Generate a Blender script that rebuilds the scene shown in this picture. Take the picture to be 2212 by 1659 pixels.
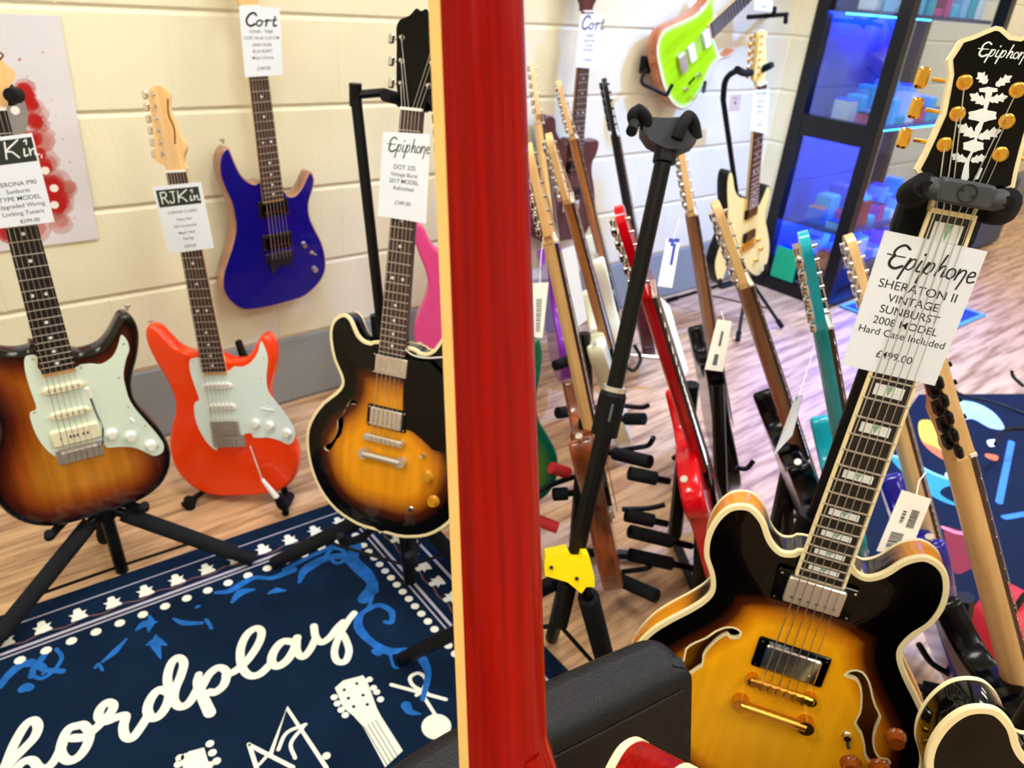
import bpy, math, random
import numpy as np
from mathutils import Matrix, Vector
from mathutils.geometry import delaunay_2d_cdt

SC = bpy.context.scene
for _o in list(bpy.data.objects):
    bpy.data.objects.remove(_o, do_unlink=True)
COL = SC.collection

# ------------------------------------------------------------------ camera
FPX, CX, CY, CAMZ, WALLY = 1665.0, 1106.0, 829.5, 1.257, 2.045
_p, _r, _y = np.radians([27.73, -5.1, 42.6])
_F = np.array([math.sin(_y)*math.cos(_p), math.cos(_y)*math.cos(_p), -math.sin(_p)])
_r0 = np.array([math.cos(_y), -math.sin(_y), 0.0]); _d0 = np.cross(_F, _r0)
_R = math.cos(_r)*_r0 + math.sin(_r)*_d0
_D = -math.sin(_r)*_r0 + math.cos(_r)*_d0
CAM = np.array([0, 0, CAMZ])
cd = bpy.data.cameras.new('camera'); cam = bpy.data.objects.new('camera', cd); COL.objects.link(cam)
cam.matrix_world = Matrix(((_R[0], -_D[0], -_F[0], 0), (_R[1], -_D[1], -_F[1], 0), (_R[2], -_D[2], -_F[2], CAMZ), (0, 0, 0, 1)))
cd.sensor_width = 36; cd.sensor_fit = 'HORIZONTAL'; cd.lens = FPX/2212*36
cd.clip_start = 0.02
cd.dof.use_dof = True; cd.dof.focus_distance = 0.60; cd.dof.aperture_fstop = 11.0
SC.camera = cam
# ------------------------------------------------------------------ world, exposure
W = bpy.data.worlds.new('world'); SC.world = W; W.use_nodes = True
W.node_tree.nodes['Background'].inputs[0].default_value = (0.86, 0.93, 1, 1)
W.node_tree.nodes['Background'].inputs[1].default_value = 0.9
SC.view_settings.view_transform = 'Standard'; SC.view_settings.look = 'None'
SC.view_settings.gamma = 1; SC.view_settings.use_curve_mapping = False
SC.view_settings.exposure = 0.75

def ray(x, y): return (x-CX)/FPX*_R + (y-CY)/FPX*_D + _F
def FL(x, y, z=0.0):                      # point at height z seen in direction (x, y)
    v = ray(x, y); return CAM + v*((z-CAMZ)/v[2])
def WL(x, y, Y=WALLY):
    v = ray(x, y); return CAM + v*(Y/v[1])
def WX(x, y, X):
    v = ray(x, y); return CAM + v*(X/v[0])
def DP(x, y, t): return CAM + ray(x, y)*t
def nrm(v): v = np.asarray(v, float); return v/np.linalg.norm(v)

# ------------------------------------------------------------------ materials
def lin(c):
    if isinstance(c, str):
        c = tuple(int(c[i:i+2], 16)/255 for i in (0, 2, 4))
        return tuple(x/12.92 if x <= .04045 else ((x+.055)/1.055)**2.4 for x in c) + (1,)
    return tuple(c)[:3] + (1,)
MATS = {}
def mat(name, col, rough=.5, metal=0., coat=0., spec=.5, var=.06, nscale=30., bump=0., bscale=200., trans=0., sub=0.):
    if name in MATS: return MATS[name]
    m = bpy.data.materials.new(name); m.use_nodes = True; nt = m.node_tree; b = nt.nodes['Principled BSDF']
    L = nt.links.new; N = nt.nodes.new
    tc = N('ShaderNodeTexCoord'); nz = N('ShaderNodeTexNoise'); nz.inputs['Scale'].default_value = nscale
    nz.inputs['Detail'].default_value = 4
    L(tc.outputs['Object'], nz.inputs['Vector'])
    mx = N('ShaderNodeMix'); mx.data_type = 'RGBA'
    c = lin(col)
    mx.inputs['A'].default_value = tuple(max(0, x*(1-var)) for x in c[:3]) + (1,)
    mx.inputs['B'].default_value = tuple(min(1, x*(1+var)) for x in c[:3]) + (1,)
    L(nz.outputs['Fac'], mx.inputs['Factor']); L(mx.outputs['Result'], b.inputs['Base Color'])
    b.inputs['Roughness'].default_value = rough; b.inputs['Metallic'].default_value = metal
    b.inputs['Coat Weight'].default_value = coat*.5; b.inputs['Coat Roughness'].default_value = .03
    b.inputs['Specular IOR Level'].default_value = spec*.7
    b.inputs['Transmission Weight'].default_value = trans
    if bump:
        n2 = N('ShaderNodeTexNoise'); n2.inputs['Scale'].default_value = bscale; n2.inputs['Detail'].default_value = 5
        L(tc.outputs['Object'], n2.inputs['Vector'])
        bp = N('ShaderNodeBump'); bp.inputs['Strength'].default_value = bump; bp.inputs['Distance'].default_value = .001
        L(n2.outputs['Fac'], bp.inputs['Height']); L(bp.outputs['Normal'], b.inputs['Normal'])
    MATS[name] = m; return m
def wash(name, col, a):
    m = mat(name, col, .5, var=.25, nscale=40); nt = m.node_tree; b = nt.nodes['Principled BSDF']; b.inputs['Alpha'].default_value = a; return m
def emis(name, col, s):
    m = bpy.data.materials.new(name); m.use_nodes = True; nt = m.node_tree; b = nt.nodes['Principled BSDF']
    b.inputs['Base Color'].default_value = (0, 0, 0, 1)
    b.inputs['Emission Color'].default_value = lin(col); b.inputs['Emission Strength'].default_value = s
    MATS[name] = m; return m
def wood(name, c1, c2, scale=(60, 4, 60), rough=.35, coat=.3, nd=6):
    m = bpy.data.materials.new(name); m.use_nodes = True; nt = m.node_tree; b = nt.nodes['Principled BSDF']
    L = nt.links.new; N = nt.nodes.new
    tc = N('ShaderNodeTexCoord'); mp = N('ShaderNodeMapping'); mp.inputs['Scale'].default_value = scale
    nz = N('ShaderNodeTexNoise'); nz.inputs['Scale'].default_value = 1; nz.inputs['Detail'].default_value = nd
    L(tc.outputs['Object'], mp.inputs['Vector']); L(mp.outputs['Vector'], nz.inputs['Vector'])
    cr = N('ShaderNodeValToRGB'); cr.color_ramp.elements[0].position = .35; cr.color_ramp.elements[1].position = .65
    cr.color_ramp.elements[0].color = lin(c1); cr.color_ramp.elements[1].color = lin(c2)
    L(nz.outputs['Fac'], cr.inputs['Fac']); L(cr.outputs['Color'], b.inputs['Base Color'])
    b.inputs['Roughness'].default_value = rough; b.inputs['Coat Weight'].default_value = coat; b.inputs['Coat Roughness'].default_value = .04
    MATS[name] = m; return m
def burst(name, stops, rough=.25, grain=.25):
    """finish that changes with the distance from the body's edge (attribute 'edge', metres)"""
    m = bpy.data.materials.new(name); m.use_nodes = True; nt = m.node_tree; b = nt.nodes['Principled BSDF']
    L = nt.links.new; N = nt.nodes.new
    at = N('ShaderNodeAttribute'); at.attribute_name = 'edge'
    ml = N('ShaderNodeMath'); ml.operation = 'MULTIPLY'; ml.inputs[1].default_value = 5.0
    cr = N('ShaderNodeValToRGB')
    while len(cr.color_ramp.elements) < len(stops): cr.color_ramp.elements.new(.5)
    for e, (p, c) in zip(cr.color_ramp.elements, stops): e.position = p*5; e.color = lin(c)
    L(at.outputs['Fac'], ml.inputs[0]); L(ml.outputs[0], cr.inputs['Fac'])
    tc = N('ShaderNodeTexCoord'); mp = N('ShaderNodeMapping'); mp.inputs['Scale'].default_value = (70, 3, 70)
    nz = N('ShaderNodeTexNoise'); nz.inputs['Detail'].default_value = 5; nz.inputs['Scale'].default_value = 1
    L(tc.outputs['Object'], mp.inputs['Vector']); L(mp.outputs['Vector'], nz.inputs['Vector'])
    hs = N('ShaderNodeHueSaturation'); mr = N('ShaderNodeMapRange')
    mr.inputs['From Min'].default_value = .3; mr.inputs['From Max'].default_value = .7
    mr.inputs['To Min'].default_value = 1-grain; mr.inputs['To Max'].default_value = 1+grain*.6
    L(nz.outputs['Fac'], mr.inputs['Value']); L(mr.outputs['Result'], hs.inputs['Value'])
    L(cr.outputs['Color'], hs.inputs['Color']); L(hs.outputs['Color'], b.inputs['Base Color'])
    b.inputs['Roughness'].default_value = rough; b.inputs['Coat Weight'].default_value = .25; b.inputs['Coat Roughness'].default_value = .03; b.inputs['Specular IOR Level'].default_value = .12
    MATS[name] = m; return m

# ------------------------------------------------------------------ mesh builder
def spline(pts, n=6, closed=True):
    P = [np.asarray(p, float) for p in pts]; out = []; N = len(P)
    rng = range(N) if closed else range(N-1)
    for i in rng:
        p1, p2 = P[i], P[(i+1) % N]
        p0 = P[(i-1) % N] if (closed or i > 0) else 2*p1-p2
        p3 = P[(i+2) % N] if (closed or i < N-2) else 2*p2-p1
        for k in range(n):
            t = k/n
            out.append(.5*((2*p1)+(-p0+p2)*t+(2*p0-5*p1+4*p2-p3)*t*t+(-p0+3*p1-3*p2+p3)*t**3))
    if not closed: out.append(P[-1])
    return out
def area2(p): return sum(p[i][0]*p[(i+1) % len(p)][1]-p[(i+1) % len(p)][0]*p[i][1] for i in range(len(p)))/2
def ccw(p): return list(p) if area2(p) > 0 else list(p)[::-1]
def inset(p, d):
    N = len(p); out = []
    for i in range(N):
        a, b, c = p[i-1], p[i], p[(i+1) % N]
        e1 = np.array(b)-a; e2 = np.array(c)-b
        l1 = np.linalg.norm(e1) or 1e-9; l2 = np.linalg.norm(e2) or 1e-9
        n = np.array([-e1[1], e1[0]])/l1+np.array([-e2[1], e2[0]])/l2
        l = np.linalg.norm(n)
        n = n/l if l > 1e-6 else np.array([0, 0])
        out.append(np.array(b)+n*d*min(1.6, 2/max(l, .6)))
    return out
def dseg(P, poly):
    P = np.asarray(P, float); A = np.asarray(poly, float); B = np.roll(A, -1, 0); best = np.full(len(P), 9.)
    for a, b in zip(A, B):
        ab = b-a; t = np.clip(((P-a)@ab)/(ab@ab+1e-12), 0, 1)
        best = np.minimum(best, np.linalg.norm(P-(a+t[:, None]*ab), axis=1))
    return best
def inside(P, poly):
    P = np.asarray(P, float); A = np.asarray(poly, float); B = np.roll(A, -1, 0); c = np.zeros(len(P), bool)
    for a, b in zip(A, B):
        cond = (a[1] > P[:, 1]) != (b[1] > P[:, 1])
        x = (b[0]-a[0])*(P[:, 1]-a[1])/((b[1]-a[1]) or 1e-12)+a[0]
        c ^= cond & (P[:, 0] < x)
    return c
class MB:
    def __init__(s, T=None): s.v = []; s.f = []; s.T = T; s.att = None
    def add(s, vs, fs):
        o = len(s.v); s.v += [tuple(map(float, p)) for p in vs]; s.f += [tuple(i+o for i in f) for f in fs]; return s
    def box(s, c, d, ax=None):
        c = np.asarray(c, float); A = np.eye(3) if ax is None else np.asarray(ax)
        vs = [c+A.T@(np.array([x, y, z])*np.array(d)/2) for z in (-1, 1) for y in (-1, 1) for x in (-1, 1)]
        return s.add(vs, [(0, 2, 3, 1), (4, 5, 7, 6), (0, 1, 5, 4), (2, 6, 7, 3), (0, 4, 6, 2), (1, 3, 7, 5)])
    def rbox(s, c, d, r=.004, n=3, ax=None):       # box with rounded vertical edges and soft top
        x, y, z = d; r = min(r, x/2.01, y/2.01)
        o = []
        for (sx, sy, a0) in ((1, 1, 0), (-1, 1, 90), (-1, -1, 180), (1, -1, 270)):
            for k in range(n+1):
                a = math.radians(a0+90*k/n); o.append((sx*(x/2-r)+r*math.cos(a), sy*(y/2-r)+r*math.sin(a)))
        e = min(r, z/2)*.6
        rings = [(inset(o, e), -z/2), (o, -z/2+e), (o, z/2-e), (inset(o, e), z/2)]
        A = np.eye(3) if ax is None else np.asarray(ax); vs = []; N = len(o)
        for ring, zz in rings: vs += [np.asarray(c)+A.T@np.array([p[0], p[1], zz]) for p in ring]
        fs = [tuple(range(N))[::-1], tuple(range(3*N, 4*N))]
        for k in range(3): fs += [(k*N+i, k*N+(i+1) % N, (k+1)*N+(i+1) % N, (k+1)*N+i) for i in range(N)]
        return s.add(vs, fs)
    def tube(s, pts, r, n=10, cap=True):
        P = [np.asarray(p, float) for p in pts]; rr = r if isinstance(r, (list, tuple)) else [r]*len(P); vs = []; up = None
        for i, p in enumerate(P):
            t = nrm(P[min(i+1, len(P)-1)]-P[max(i-1, 0)])
            if up is None:
                up = np.array([0, 0, 1.]) if abs(t[2]) < .9 else np.array([1., 0, 0])
            u = nrm(np.cross(up, t)); w = np.cross(t, u); up = w
            vs += [p+rr[i]*(math.cos(2*math.pi*k/n)*u+math.sin(2*math.pi*k/n)*w) for k in range(n)]
        fs = [(i*n+k, i*n+(k+1) % n, (i+1)*n+(k+1) % n, (i+1)*n+k) for i in range(len(P)-1) for k in range(n)]
        if cap: fs += [tuple(range(n))[::-1], tuple(range((len(P)-1)*n, len(P)*n))]
        return s.add(vs, fs)
    def prism(s, o, z0, z1):
        o = ccw(o); N = len(o)
        vs = [(p[0], p[1], z0) for p in o]+[(p[0], p[1], z1) for p in o]
        s.add(vs, [(i, (i+1) % N, N+(i+1) % N, N+i) for i in range(N)])
        r = delaunay_2d_cdt([Vector((p[0], p[1])) for p in o], [], [list(range(N))], 1, 1e-6)
        s.add([(p[0], p[1], z1) for p in r[0]], r[2]); s.add([(p[0], p[1], z0) for p in r[0]], [tuple(f)[::-1] for f in r[2]])
        return s
    def disc(s, c, r, z0, z1, n=20, top=1.0):
        o = [(c[0]+r*math.cos(2*math.pi*k/n), c[1]+r*math.sin(2*math.pi*k/n)) for k in range(n)]
        t = [(c[0]+r*top*math.cos(2*math.pi*k/n), c[1]+r*top*math.sin(2*math.pi*k/n)) for k in range(n)]
        return s.add([(*p, z0) for p in o]+[(*p, z1) for p in t], [tuple(range(n))[::-1], tuple(range(n, 2*n))]+[(i, (i+1) % n, n+(i+1) % n, n+i) for i in range(n)])
    def lathe(s, prof, c=(0, 0, 0), ax=(0, 0, 1), n=18):
        a = nrm(ax); u = nrm(np.cross(a, (0, 0, 1) if abs(a[2]) < .9 else (1, 0, 0))); w = np.cross(a, u); c = np.asarray(c, float)
        vs = [c+a*h+r*(math.cos(2*math.pi*k/n)*u+math.sin(2*math.pi*k/n)*w) for r, h in prof for k in range(n)]
        m = len(prof)
        return s.add(vs, [(i*n+k, i*n+(k+1) % n, (i+1)*n+(k+1) % n, (i+1)*n+k) for i in range(m-1) for k in range(n)]+[tuple(range(n))[::-1], tuple(range((m-1)*n, m*n))])
    def rib(s, pts, w, z=0, n=5, smooth=True):     # flat brush stroke, w number or list
        P = spline(pts, n, False) if smooth and len(pts) > 2 else [np.asarray(p, float) for p in pts]
        m = len(P); ww = [w]*m if not isinstance(w, (list, tuple)) else [np.interp(i/(m-1), np.linspace(0, 1, len(w)), w) for i in range(m)]
        vs = []
        for i, p in enumerate(P):
            t = P[min(i+1, m-1)]-P[max(i-1, 0)]; t = t/(np.linalg.norm(t)+1e-12); q = np.array([-t[1], t[0]])*ww[i]/2
            vs += [(*(p+q), z+i*1e-7), (*(p-q), z+i*1e-7)]
        fs = [(2*i, 2*i+1, 2*i+3, 2*i+2) for i in range(m-1)]
        s.add(vs, fs)
        for i in (0, m-1):
            k = 10; c = P[i]; r = ww[i]/2
            s.add([(c[0]+r*math.cos(2*math.pi*j/k), c[1]+r*math.sin(2*math.pi*j/k), z+2e-6*(i+1)) for j in range(k)], [tuple(range(k))])
        return s
    def flat(s, o, z=0):
        o = ccw(o); r = delaunay_2d_cdt([Vector((p[0], p[1])) for p in o], [], [list(range(len(o)))], 1, 1e-7)
        return s.add([(p[0], p[1], z) for p in r[0]], r[2])
    def text(s, txt, fn, size=1.0, align='CENTER', z=0, bold=0, shear=0):
        cu = bpy.data.curves.new('tmp', 'FONT'); cu.body = txt; cu.size = size; cu.align_x = align; cu.offset = bold; cu.shear = shear
        ob = bpy.data.objects.new('tmp', cu); COL.objects.link(ob)
        me = ob.evaluated_get(bpy.context.evaluated_depsgraph_get()).to_mesh()
        s.add([fn(v.co.x, v.co.y) for v in me.vertices], [tuple(p.vertices) for p in me.polygons])
        bpy.data.objects.remove(ob); bpy.data.curves.remove(cu)
        return s

INV = {}
def thing(name, label, cat, loc=(0, 0, 0), M=None, group=None, kind=None):
    o = bpy.data.objects.new(name, None); COL.objects.link(o); o.empty_display_size = .05
    mw = Matrix.Identity(4)
    for i in range(3):
        mw[i][3] = float(loc[i])
        if M is not None:
            for j in range(3): mw[i][j] = float(M[i][j])
    o.matrix_world = mw; INV[o.name] = mw.inverted()
    o['label'] = label; o['category'] = cat
    if group: o['group'] = group
    if kind: o['kind'] = kind
    return o
def build(name, mb, m, parent=None, inv=None, smooth=True, label=None, sharp=40, world=True):
    """inv: matrix bringing the verts into the thing's own frame (None: already local)"""
    me = bpy.data.meshes.new(name)
    vs = mb.v
    if inv is not None: vs = [tuple(inv @ Vector(v)) for v in vs]
    me.from_pydata(vs, [], mb.f)
    if mb.att is not None:
        a = me.attributes.new('edge', 'FLOAT', 'POINT'); a.data.foreach_set('value', np.asarray(mb.att, dtype=np.float32))
    me.materials.append(m)
    if smooth:
        me.shade_smooth(); me.set_sharp_from_angle(angle=math.radians(sharp))
    me.update()
    o = bpy.data.objects.new(name, me); COL.objects.link(o)
    if parent is not None: o.parent = parent
    if label: o['label'] = label
    return o
def wpart(root, name, mb, m, parent=None, **k):     # mb in world coordinates
    return build(name, mb, m, parent or root, inv=INV[root.name], **k)
def lone(name, mb, m, label, cat, group=None, origin=None, **k):
    """thing of one mesh in world coordinates, origin at the base of its bounding box"""
    V = np.array(mb.v); c = V.mean(0); c[2] = V[:, 2].min()
    if origin is not None: c = np.asarray(origin, float)
    o = build(name, mb, m, inv=Matrix.Translation(Vector(-c)), **k); o.location = Vector(c)
    INV[o.name] = Matrix.Translation(Vector(-c))
    o['label'] = label; o['category'] = cat
    if group: o['group'] = group
    return o
def struct(name, mb, m, **k):
    o = build(name, mb, m, **k); o['kind'] = 'structure'; o['label'] = name.replace('_', ' '); INV[o.name] = Matrix.Identity(4); return o

# common materials
BLK = mat('black_plastic', '0b0c0f', .45, spec=.25, var=.2, nscale=60)
RUB = mat('black_rubber', '14161a', .7, spec=.2, var=.2)
FOAM = mat('grey_black_foam', '1e2024', .9, spec=.15, var=.15, nscale=400, bump=.3, bscale=900)
BMET = mat('black_steel', '07080a', .35, 0, spec=.3, var=.2)
CHR = mat('chrome', 'd9dadc', .12, 1., var=.03)
NICK = mat('brushed_nickel', 'd2ccc4', .32, .75, var=.05)
GOLD = mat('gold_plate', 'e6b34a', .2, 1., var=.05)
CREAM = mat('cream_binding', 'f3e6b4', .4, coat=.3, var=.02)
STEEL = mat('string_steel', 'cac6c0', .35, 1., var=.02)
WPL = mat('white_plastic', 'f2f2ec', .35, coat=.2, var=.02)
MINT = mat('mint_pickguard', 'dff2e2', .3, coat=.4, var=.02)
AGED = mat('aged_pickup_cover', 'f1edcc', .4, var=.02)
BPL = mat('black_gloss', '020203', .15, coat=.25, spec=.2, var=.1)
CARD = mat('white_card', 'e4edf8', .35, coat=.3, var=.02)
INK = mat('black_ink', '1b1c1e', .6, var=.05)
GINK = mat('grey_ink', '53575c', .6, var=.05)
MAPLE = wood('maple', 'e9bb7a', 'f3cd91', (90, 6, 90))
ROSE = wood('rosewood', '2e1a17', '4a2f2a', (120, 10, 120), .5, .1)
EBON = wood('ebony', '080607', '130f0f', (120, 10, 120), .45, .05)
PEARL = mat('pearl_inlay', 'e8f1f2', .2, coat=.5, var=.12, nscale=120)

# ================================================================== ROOM
def nodes(name):
    m = bpy.data.materials.new(name); m.use_nodes = True; nt = m.node_tree
    return m, nt, nt.nodes['Principled BSDF'], nt.nodes.new, nt.links.new
# painted block wall: cream above, one grey course at the foot
m_wall, nt, b, N, L = nodes('painted_blockwork')
tc = N('ShaderNodeTexCoord'); sp = N('ShaderNodeSeparateXYZ'); cb = N('ShaderNodeCombineXYZ'); L(tc.outputs['Object'], sp.inputs[0])
ax = N('ShaderNodeMath'); ax.inputs[1].default_value = 0.0; ax.operation = 'ADD'; L(sp.outputs['X'], ax.inputs[0])
L(ax.outputs[0], cb.inputs['X']); L(sp.outputs['Z'], cb.inputs['Y'])
WALL_SHIFT = ax
br = N('ShaderNodeTexBrick'); br.offset = .5; br.inputs['Scale'].default_value = 1
br.inputs['Brick Width'].default_value = .45; br.inputs['Row Height'].default_value = .225; br.inputs['Mortar Size'].default_value = .005
br.inputs['Mortar Smooth'].default_value = .7
br.inputs['Color1'].default_value = (0, 0, 0, 1); br.inputs['Color2'].default_value = (0, 0, 0, 1); br.inputs['Mortar'].default_value = (1, 1, 1, 1)
L(cb.outputs[0], br.inputs['Vector'])
gt = N('ShaderNodeMath'); gt.operation = 'GREATER_THAN'; gt.inputs[1].default_value = .226; L(sp.outputs['Z'], gt.inputs[0])
mc = N('ShaderNodeMix'); mc.data_type = 'RGBA'; mc.inputs['A'].default_value = lin('8f9796'); mc.inputs['B'].default_value = lin('ece9cb')
L(gt.outputs[0], mc.inputs['Factor'])
n1 = N('ShaderNodeTexNoise'); n1.inputs['Scale'].default_value = 2.2; n1.inputs['Detail'].default_value = 3; L(tc.outputs['Object'], n1.inputs['Vector'])
mr = N('ShaderNodeMapRange'); mr.inputs['From Min'].default_value = .3; mr.inputs['From Max'].default_value = .7; mr.inputs['To Min'].default_value = .93; mr.inputs['To Max'].default_value = 1.03
L(n1.outputs['Fac'], mr.inputs['Value'])
hs = N('ShaderNodeHueSaturation'); L(mr.outputs[0], hs.inputs['Value']); L(mc.outputs['Result'], hs.inputs['Color'])
L(hs.outputs['Color'], b.inputs['Base Color'])
n2 = N('ShaderNodeTexNoise'); n2.inputs['Scale'].default_value = 120; n2.inputs['Detail'].default_value = 6; L(tc.outputs['Object'], n2.inputs['Vector'])
hm = N('ShaderNodeMath'); hm.operation = 'MULTIPLY_ADD'; hm.inputs[1].default_value = -2.2
zf = N('ShaderNodeMath'); zf.operation = 'PINGPONG'; zf.inputs[1].default_value = .1125; L(sp.outputs['Z'], zf.inputs[0])
zm_ = N('ShaderNodeMapRange'); zm_.interpolation_type = 'SMOOTHSTEP'; zm_.inputs['From Min'].default_value = .011; zm_.inputs['From Max'].default_value = .0; L(zf.outputs[0], zm_.inputs['Value'])
vm = N('ShaderNodeMath'); vm.operation = 'MULTIPLY'; vm.inputs[1].default_value = .3; L(br.outputs['Fac'], vm.inputs[0]); hx = N('ShaderNodeMath'); hx.operation = 'MAXIMUM'; L(vm.outputs[0], hx.inputs[0]); L(zm_.outputs[0], hx.inputs[1]); L(hx.outputs[0], hm.inputs[0])
hn = N('ShaderNodeMath'); hn.operation = 'MULTIPLY'; hn.inputs[1].default_value = .55; L(n2.outputs['Fac'], hn.inputs[0]); L(hn.outputs[0], hm.inputs[2])
bp = N('ShaderNodeBump'); bp.inputs['Strength'].default_value = .9; bp.inputs['Distance'].default_value = .0022; L(hm.outputs[0], bp.inputs['Height']); L(bp.outputs[0], b.inputs['Normal'])
b.inputs['Roughness'].default_value = .45
m_plain = mat('cream_paint', 'e4dcc4', .6, var=.04, nscale=3, bump=.3, bscale=150)
m_ceil = mat('white_ceiling', 'f2f2ee', .9, var=.02)
# wood-plank vinyl floor
m_floor, nt, b, N, L = nodes('plank_floor')
tc = N('ShaderNodeTexCoord'); br = N('ShaderNodeTexBrick'); br.inputs['Scale'].default_value = 1; br.offset = .37
br.inputs['Brick Width'].default_value = 1.1; br.inputs['Row Height'].default_value = .1; br.inputs['Mortar Size'].default_value = .0008
br.inputs['Color1'].default_value = lin('c49a72'); br.inputs['Color2'].default_value = lin('a9805c'); br.inputs['Mortar'].default_value = lin('6d4a38')
L(tc.outputs['Object'], br.inputs['Vector'])
mp = N('ShaderNodeMapping'); mp.inputs['Scale'].default_value = (3.2, 34, 1); L(tc.outputs['Object'], mp.inputs['Vector'])
nz = N('ShaderNodeTexNoise'); nz.inputs['Scale'].default_value = 1; nz.inputs['Detail'].default_value = 7; nz.inputs['Roughness'].default_value = .62; L(mp.outputs[0], nz.inputs['Vector'])
cr = N('ShaderNodeValToRGB'); cr.color_ramp.elements[0].position = .36; cr.color_ramp.elements[0].color = lin('704630'); cr.color_ramp.elements[1].position = .58; cr.color_ramp.elements[1].color = lin('ecc598')
L(nz.outputs['Fac'], cr.inputs['Fac'])
mx = N('ShaderNodeMix'); mx.data_type = 'RGBA'; mx.inputs['Factor'].default_value = .6; L(br.outputs['Color'], mx.inputs['A']); L(cr.outputs['Color'], mx.inputs['B'])
L(mx.outputs['Result'], b.inputs['Base Color']); b.inputs['Roughness'].default_value = .38
bp = N('ShaderNodeBump'); bp.inputs['Strength'].default_value = .15; bp.inputs['Distance'].default_value = .001; L(nz.outputs['Fac'], bp.inputs['Height']); L(bp.outputs[0], b.inputs['Normal'])

X0, X1, Y0, CE = -2.2, 8.0, -2.6, 2.7
struct('floor', MB().box(((X0+X1)/2, (Y0+WALLY)/2, -.05), (X1-X0+.4, WALLY-Y0+.4, .1)), m_floor, smooth=False)
struct('wall_back', MB().box(((X0+X1)/2, WALLY+.1, CE/2), (X1-X0+.4, .2, CE)), m_wall, smooth=False)
struct('wall_left', MB().box((X0-.1, (Y0+WALLY)/2, CE/2), (.2, WALLY-Y0, CE)), m_plain, smooth=False)
struct('wall_right', MB().box((X1+.1, (Y0+WALLY)/2, CE/2), (.2, WALLY-Y0, CE)), m_plain, smooth=False)
struct('wall_front', MB().box(((X0+X1)/2, Y0-.1, CE/2), (X1-X0+.4, .2, CE)), m_plain, smooth=False)
struct('ceiling', MB().box(((X0+X1)/2, (Y0+WALLY)/2, CE+.05), (X1-X0+.4, WALLY-Y0+.4, .1)), m_ceil, smooth=False)
struct('wall_pier', MB().box((3.70, 1.99, CE/2), (.66, .11, CE)), m_wall, smooth=False)
PANEL = emis('light_panel', 'fffdf6', 13.0)
for i, (px, py) in enumerate([(-.9, .9), (.7, .9), (2.3, .9), (4.2, .8), (6.2, .8), (-.9, -1.1), (.7, -1.1), (2.3, -1.1), (4.2, -1.1)]):
    t = thing('ceiling_light', 'square recessed ceiling light panel in the shop ceiling', 'ceiling light', (px, py, CE), group='ceiling light panels')
    fr = MB()
    for c, d in (((0, .31, -.01), (.64, .02, .02)), ((0, -.31, -.01), (.64, .02, .02)), ((.31, 0, -.01), (.02, .6, .02)), ((-.31, 0, -.01), (.02, .6, .02))): fr.box(c, d)
    build('frame', fr, WPL, t, smooth=False)
    build('diffuser', MB().box((0, 0, -.008), (.6, .6, .006)), PANEL, t, smooth=False)

# blue stage lamp by the cabinet, above the frame
t = thing('stage_lamp', 'small blue LED stage lamp under the ceiling near the glass cabinet', 'lamp', (3.0, .75, CE-.30))
build('housing', MB().tube([(0, 0, .02), (0, 0, .16)], .06, 16), BLK, t); build('bracket', MB().tube([(0, 0, .16), (0, 0, .30)], .01, 8), BLK, t)
ld = bpy.data.lights.new('stage_lamp_light', 'SPOT'); ld.energy = 260; ld.color = (.12, .32, 1); ld.spot_size = math.radians(84); ld.spot_blend = .8; ld.shadow_soft_size = .08
lo = bpy.data.objects.new('stage_lamp_light', ld); COL.objects.link(lo); lo.parent = t; lo.rotation_euler = Vector((2.55-3.0, 1.40-.75, -2.4)).to_track_quat('-Z', 'Y').to_euler()

# ------------------------------------------------------------------ poster
PY = WALLY-.004
def wq(x, y, Y=PY):
    p = WL(x, y, Y); return (p[0], -p[2])      # wall-plane coordinates, seen from the room
def wall_mb(build2d, Y=PY, th=0):              # build in (x,-z) plane then stand it on the wall
    mb = MB(); build2d(mb); mb.v = [(v[0], Y-v[2], -v[1]) for v in mb.v]; mb.f = [tuple(f)[::-1] for f in mb.f]; return mb
m_post = mat('poster_paper', 'dcdde4', .5, var=.10, nscale=9)
m_red = mat('poster_red_print', 'd8352f', .5, var=.25, nscale=40)
m_pink = mat('poster_pink_print', 'e39a92', .5, var=.2, nscale=25)
m_pgr = mat('poster_grey_print', '8d8a88', .5, var=.15, nscale=30)
xr = float(WL(128, 34, PY)[0]); zt = float(WL(128, 34, PY)[2]); zb = float(WL(203, 517, PY)[2])
t = thing('poster', 'white poster with a red splattered guitar print, pinned to the cream wall', 'poster', (xr-.3, PY, zb))
wpart(t, 'sheet', wall_mb(lambda m: m.prism([(xr, -zt), (xr-.60, -zt), (xr-.60, -zb), (xr, -zb)], -.001, .0015)), m_post, smooth=False)
random.seed(5)
def blob(mb, x, y, r, z, n=22, j=.10):
    c = wq(x, y); k = .001*r
    o = [(c[0]+k*(1+random.uniform(-j, j))*math.cos(2*math.pi*i/n), c[1]+k*(1+random.uniform(-j, j))*math.sin(2*math.pi*i/n)) for i in range(n)]
    mb.flat(spline(o, 3), z)
m_pw = wash('poster_pink_wash', 'e08a80', .30); m_rw_ = wash('poster_red_wash', 'd4211c', .50)
cen = [(70, 240, 24), (88, 300, 24), (60, 190, 16), (112, 400, 34), (118, 440, 36), (75, 490, 26), (45, 210, 24), (150, 410, 18), (100, 350, 22), (130, 480, 20), (90, 270, 15)]
def f(mb):
    k = 0
    for (x, y, r) in cen:
        for q_ in (1.25, 1.0, .75): blob(mb, x+random.uniform(-6, 6), y+random.uniform(-6, 6), r*q_, .0017+k*1.2e-5); k += 1
wpart(t, 'pink_splatter', wall_mb(f), m_pw, smooth=False)
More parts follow.
